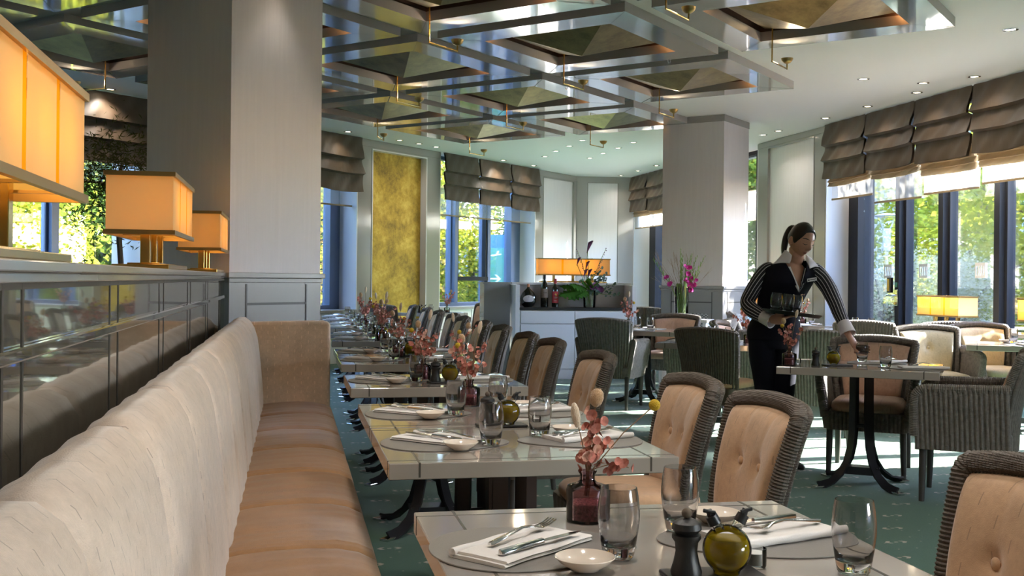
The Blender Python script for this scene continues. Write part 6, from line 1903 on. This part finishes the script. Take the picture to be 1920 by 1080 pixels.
    # shoes
    for x, y, ang in ((-0.086, 0.02, -0.35), (0.020, 0.055, 0.55)):
        b = MB(); L = []
        for t, w_, h in ((-0.085, 0.020, 0.05), (-0.075, 0.032, 0.062), (-0.04, 0.036, 0.072), (0.0, 0.037, 0.070), (0.04, 0.040, 0.055), (0.085, 0.043, 0.046), (0.125, 0.038, 0.038), (0.150, 0.026, 0.030), (0.160, 0.010, 0.020)):
            ring = []
            for i in range(20):
                a = 2 * pi * i / 20; z = h * 0.5 + h * 0.5 * sin(a); ring.append((w_ * (1.0 if sin(a) < 0.2 else 0.95) * (abs(cos(a)) ** 0.7) * (1 if cos(a) > 0 else -1), -t, max(0.0, z)))
            L.append(ring)
        b.loft(L); b.xf(Matrix.Translation((x, y, 0.001)) @ Matrix.Rotation(ang, 4, 'Z'))
        sh = b.build('shoe', M['shoe'], P, smooth=70)
    return P

GL_W = Vector((3.583, 6.315, ZT + 0.0032)); _d = GL_W - Vector((3.262, 6.735, 0)); _c, _s = cos(YAW), sin(YAW)
GLASS_LOCAL = (_d.x * _c - _d.y * _s, _d.x * _s + _d.y * _c, _d.z)
make_waitress()
def from_person(x, y, z): return (3.262 + x * _c + y * _s, 6.735 - x * _s + y * _c, z)
TRC = from_person(-0.022, -0.235, 1.045)
t = thing('serving_tray', 'round black serving tray carried on the hand of the waitress', 'tray', TRC)
t.rotation_euler = (0, 0.115, -YAW)
b = MB(); b.lathe([(0.001, -0.012), (0.168, -0.012), (0.190, 0.010), (0.187, 0.012), (0.166, -0.006), (0.001, -0.006)], 48); b.build('tray_plate', M['black'], t, smooth=40)
for i, (x, y, w) in enumerate(((-0.115, 0.0, 'first from her elbow'), (-0.050, -0.048, 'middle of the three'), (0.015, 0.0, 'nearest the tray tip'))):
    px, py, _ = from_person(-0.022 + x, -0.235 + y, 0)
    o = P_TUM.put((px, py, TRC[2] - 0.0055 - x * math.tan(0.115)), i, 'smoked glass tumbler on the carried tray, ' + w, 'tumblers on the tray')
    o.rotation_euler = (0, 0.115, -YAW)
# ---------------------------------------------------------------- outdoors
b = MB(); b.box(-60, 60, -40, 80, -0.4, -0.16)
structure(b.build('ground_outside', M['paving'], smooth=0))
def strip_ground(name, poly, mat, z=-0.155):
    b = MB(); b.prism(poly, z - 0.05, z); return structure(b.build(name, mat, smooth=0))
strip_ground('lawn', [(13.5, 2), (30, 2), (30, 40), (13.5, 40)], M['lawn'])
strip_ground('lawn', [PL(-24, 1.2)[:2], PL(11, 1.2)[:2], PL(24, 30)[:2], PL(-24, 30)[:2]], M['lawn'])

def make_tree(kind, seed, n=13000, rx=2.0, rz=2.3, cz=2.6, leaf=0.12, trunk=0.11, blobs=14):
    def f():
        t = thing('tree', None, 'tree')
        r = random.Random(seed)
        b = MB(); b.tube([(0, 0, -0.15), (0.08, 0.02, cz * 0.4), (-0.05, 0.05, cz)], [trunk, trunk * 0.8, trunk * 0.4], 8)
        cs = []
        for i in range(blobs):
            a = r.uniform(0, 2 * pi); h = r.uniform(-1, 1); q = sqrt(1 - h * h) * r.uniform(0.35, 0.85)
            c = Vector((rx * q * cos(a), rx * q * sin(a), cz + rz * h * 0.8)); cs.append(c)
            b.tube([(0, 0, cz * 0.55 + 0.2 * h), c * 0.6 + Vector((0, 0, cz * 0.35)), c], [trunk * 0.35, trunk * 0.2, 0.012], 5)
        b.build('trunk', M['trunk'], t, smooth=60)
        lf = MB()
        for i in range(n):
            c = cs[r.randrange(blobs)]; v = Vector((r.gauss(0, 1), r.gauss(0, 1), r.gauss(0, 0.8))) * rx * 0.27
            p = c + v; d = Vector((r.uniform(-1, 1), r.uniform(-1, 1), r.uniform(-0.9, 0.5))).normalized(); s = d.orthogonal().normalized()
            s.rotate(Matrix.Rotation(r.uniform(0, 6), 3, d)); L = leaf * r.uniform(0.7, 1.3)
            lf.add([tuple(p), tuple(p + d * L * 0.5 + s * L * 0.32), tuple(p + d * L), tuple(p + d * L * 0.5 - s * L * 0.32)], [(0, 1, 2, 3)])
        lf.build('foliage', M[kind], t, smooth=0)
        return t
    return f
T_Y = Proto(make_tree('leaf_yellow', 1)); T_M = Proto(make_tree('leaf_mid', 2)); T_D = Proto(make_tree('leaf_dark', 3, rx=2.5, rz=2.7, cz=2.9))
T_S = Proto(make_tree('leaf_silver', 4, n=7000, rx=0.85, rz=0.95, cz=1.15, leaf=0.05, trunk=0.06)); T_O = Proto(make_tree('leaf_orange', 5, n=3500, leaf=0.11))
TREES = []
for i in range(10):
    TREES.append(('D', PL(-16 + 4.2 * i, 14 + (i % 3), -0.16), 'distant deep green tree far outside the diagonal windows'))
r = random.Random(21)
for u, w, k, s in ((-8.5, 6.4, 'M', 'first'), (-4.5, 5.6, 'Y', 'second'), (-1.6, 6.4, 'M', 'third'), (1.8, 5.6, 'Y', 'fourth'), (4.6, 6.2, 'M', 'fifth'), (7.2, 5.4, 'Y', 'sixth'), (9.2, 6.6, 'O', 'seventh'), (11.6, 5.8, 'O', 'eighth'), (14.5, 6.4, 'Y', 'ninth'), (18.0, 6.0, 'M', 'tenth')):
    TREES.append((k, PL(u, w, -0.16), 'leafy autumn tree outside the diagonal windows, %s from the picture edge' % s))
for u, w, k, s in ((-7, 10.5, 'D', 'first'), (-2.5, 10, 'D', 'second'), (2, 10.6, 'D', 'third'), (6.5, 10, 'D', 'fourth'), (11, 10.5, 'D', 'fifth'), (16, 10, 'D', 'sixth')):
    TREES.append((k, PL(u, w, -0.16), 'deep green tree of the back row outside the diagonal windows, %s along' % s))
for x, y, k, s in ((11.4, 22.6, 'Y', 'yellow green tree outside the glazed doors, behind the street lamp'), (13.6, 19.8, 'Y', 'yellow green tree seen through the second door pane'), (12.6, 15.4, 'Y', 'light yellow tree seen through the third door pane'), (13.8, 13.4, 'M', 'green tree at the right edge outside the last pane'), (16.5, 24.5, 'M', 'green tree standing behind the yellow trees outside the doors'), (12.9, 12.2, 'D', 'dark green tree at the far right outside'), (10.6, 27.5, 'D', 'dark tree outside the far corner window'), (9.5, 23.5, 'M', 'tree outside the far corner window beside the pillar'), (19.0, 20.5, 'D', 'deep green tree far behind the glazed doors'), (13.5, 3.0, 'D', 'tree shading the near window, out of the picture'), (12.5, -1.5, 'D', 'second tree added to shade the near window, out of the picture')):
    TREES.append((k, (x, y, -0.16), s))  # last two trees of this list are unseen, added to block the sun
for x, y, s in ((9.3, 15.8, 'silver olive bush outside the first glazed door'), (10.4, 15.4, 'silver olive bush outside the second glazed door'), (8.9, 17.0, 'silver olive bush half hidden by the door frame'), (11.2, 17.0, 'silver olive bush behind the other two')):
    TREES.append(('S', (x, y, -0.16), s))
for i, (k, p, lab) in enumerate(TREES):
    {'Y': T_Y, 'M': T_M, 'D': T_D, 'S': T_S, 'O': T_O}[k].put(p, i * 1.7, lab, 'olive bushes outside' if k == 'S' else 'trees outside')

# street lamp
t = thing('street_lamp', 'grey street lamp with flat disc head outside the glazed door', 'street lamp', (9.79, 16.5, -0.16))
b = MB(); b.tube([(0, 0, 0), (0, 0, 1.96)], [0.035, 0.03], 12); b.build('pole', M['steel_pole'], t)
b = MB(); b.lathe([(0.001, 1.95), (0.062, 1.95), (0.066, 2.30), (0.05, 2.33), (0.001, 2.33)], 16); b.build('lamp_body', M['steel_pole'], t)
for s in (-1, 1):
    b = MB(); b.tube([(s * 0.05, 0, 2.30), (s * 0.11, 0, 2.42), (s * 0.13, 0, 2.52)], 0.010, 6); b.build('arm', M['steel_pole'], t)
b = MB(); b.lathe([(0.001, 2.51), (0.19, 2.525), (0.21, 2.545), (0.08, 2.58), (0.001, 2.59)], 24); b.build('disc_head', M['steel_pole'], t)

# direction sign with arrow and aeroplane
sx, sy, _ = PL(11.85, 2.5)
t = thing('direction_sign', 'blue and green direction sign with white arrow and aeroplane outside the window', 'sign', (sx, sy, -0.16), -0.2)
b = MB(); b.box(-0.42, 0.42, -0.02, 0.02, 1.275, 2.11); b.build('green_board', M['sign_green'], t, smooth=0)
b = MB(); b.box(-0.42, 0.42, -0.021, 0.021, 2.11, 2.40); b.build('blue_board', M['sign_blue'], t, smooth=0)
e = MB(); e.box(-0.435, -0.42, -0.022, 0.022, 1.26, 2.40); e.box(0.42, 0.435, -0.022, 0.022, 1.26, 2.40); e.box(-0.435, 0.435, -0.022, 0.022, 1.26, 1.275); e.build('white_edge', M['decal'], t, smooth=0)
def flat(poly, name):
    b = MB(); b.prism(poly, 0, 0.004); b.v = [(x, -0.024 - z, y) for x, y, z in b.v]; b.build(name, M['decal'], t, smooth=0)
cx, cz, q = -0.25, 1.42, 0.55
flat([(cx + x * q, cz + z * q) for x, z in ((-0.22, -0.03), (0.12, -0.03), (-0.02, -0.17), (0.06, -0.17), (0.24, 0), (0.06, 0.17), (-0.02, 0.17), (0.12, 0.03), (-0.22, 0.03))], 'arrow')
cz = 1.97
flat([(cx + x * q, cz + z * q) for x, z in ((-0.26, -0.06), (-0.20, -0.06), (-0.14, -0.02), (0.02, 0), (0.10, 0.14), (0.16, 0.14), (0.12, 0.01), (0.24, 0.02), (0.26, -0.02), (0.10, -0.05), (-0.10, -0.09))], 'aeroplane_symbol')
for s in (-0.36, 0.36):
    b = MB(); b.tube([(s, 0.03, 0), (s, 0.03, 2.35)], 0.025, 8); b.build('post', M['steel_pole'], t)

# office block across the street
t = thing('office_building', 'blue grey office block behind the trees beyond the glazed doors', 'building', (34, 41, -0.3), 0.15)
b = MB(); b.box(0, 12, -26, 26, 0, 17); b.build('facade', M['facade'], t, smooth=0)
b = MB(); b.box(-0.2, 12.2, -26.2, 26.2, 17, 17.5); b.build('roof_edge', M['steel_pole'], t, smooth=0)
for x, y, lab in ((10.6, 13.4, 'grey stone bollard on the pavement outside the last door pane'),):
    t = thing('bollard', lab, 'bollard', (x, y, -0.16))
    b = MB(); b.box(-0.22, 0.22, -0.22, 0.22, 0, 0.5); b.build('block', M['paving'], t, bevel=0.02)
    b = MB(); b.box(-0.05, 0.05, -0.05, 0.05, 0.5, 0.53); b.build('stud', M['steel_pole'], t, smooth=0)

# unseen hedge added to block sky glare mirrored in the pillar wainscot
h = thing('hedge', 'unseen clipped hedge added against sky glare, beyond the right edge', 'hedge', (10.2, 5.5, -0.16))
r = random.Random(4); lf = MB()
for i in range(9000):
    p = Vector((r.uniform(-0.6, 0.6), r.uniform(-7.5, 5.5), r.uniform(0.05, 2.1))); d = Vector((r.uniform(-1, 1), r.uniform(-1, 1), r.uniform(-.5, .5))).normalized(); s = d.orthogonal().normalized()
    lf.add([tuple(p), tuple(p + d * 0.08 + s * 0.05), tuple(p + d * 0.16), tuple(p + d * 0.08 - s * 0.05)], [(0, 1, 2, 3)])
lf.build('foliage', M['leaf_mid'], h, smooth=0)
b = MB(); b.box(-0.45, 0.45, -7.5, 5.5, 0, 1.95); b.build('hedge_core', M['leaf_dark'], h, smooth=0)

# tall hedge closing the view outside the diagonal windows
def long_hedge(lab, loc, rz, hl, hw_, hh, n, mat, seed):
    h = thing('hedge', lab, 'hedge', loc, rz); r = random.Random(seed); lf = MB()
    for i in range(n):
        p = Vector((r.uniform(-hl, hl), r.uniform(-hw_, hw_), r.uniform(0.0, hh))); d = Vector((r.uniform(-1, 1), r.uniform(-1, 1), r.uniform(-.6, .6))).normalized(); s = d.orthogonal().normalized(); L = r.uniform(0.1, 0.2)
        lf.add([tuple(p), tuple(p + d * L * 0.5 + s * L * 0.32), tuple(p + d * L), tuple(p + d * L * 0.5 - s * L * 0.32)], [(0, 1, 2, 3)])
    lf.build('foliage', M[mat], h, smooth=0)
    b = MB(); b.box(-hl, hl, -hw_ * 0.6, hw_ * 0.6, 0, hh * 0.93); b.build('hedge_core', M['leaf_dark'], h, smooth=0)
x, y, _ = PL(2, 8.3); long_hedge('tall leafy hedge behind the trees outside the diagonal windows', (x, y, -0.16), ANG_L, 20, 0.8, 2.3, 26000, 'leaf_dark', 8)
long_hedge('low hedge before the office block beyond the glazed doors', (21.0, 27.0, -0.16), pi / 2, 14, 0.6, 1.5, 9000, 'leaf_mid', 9)
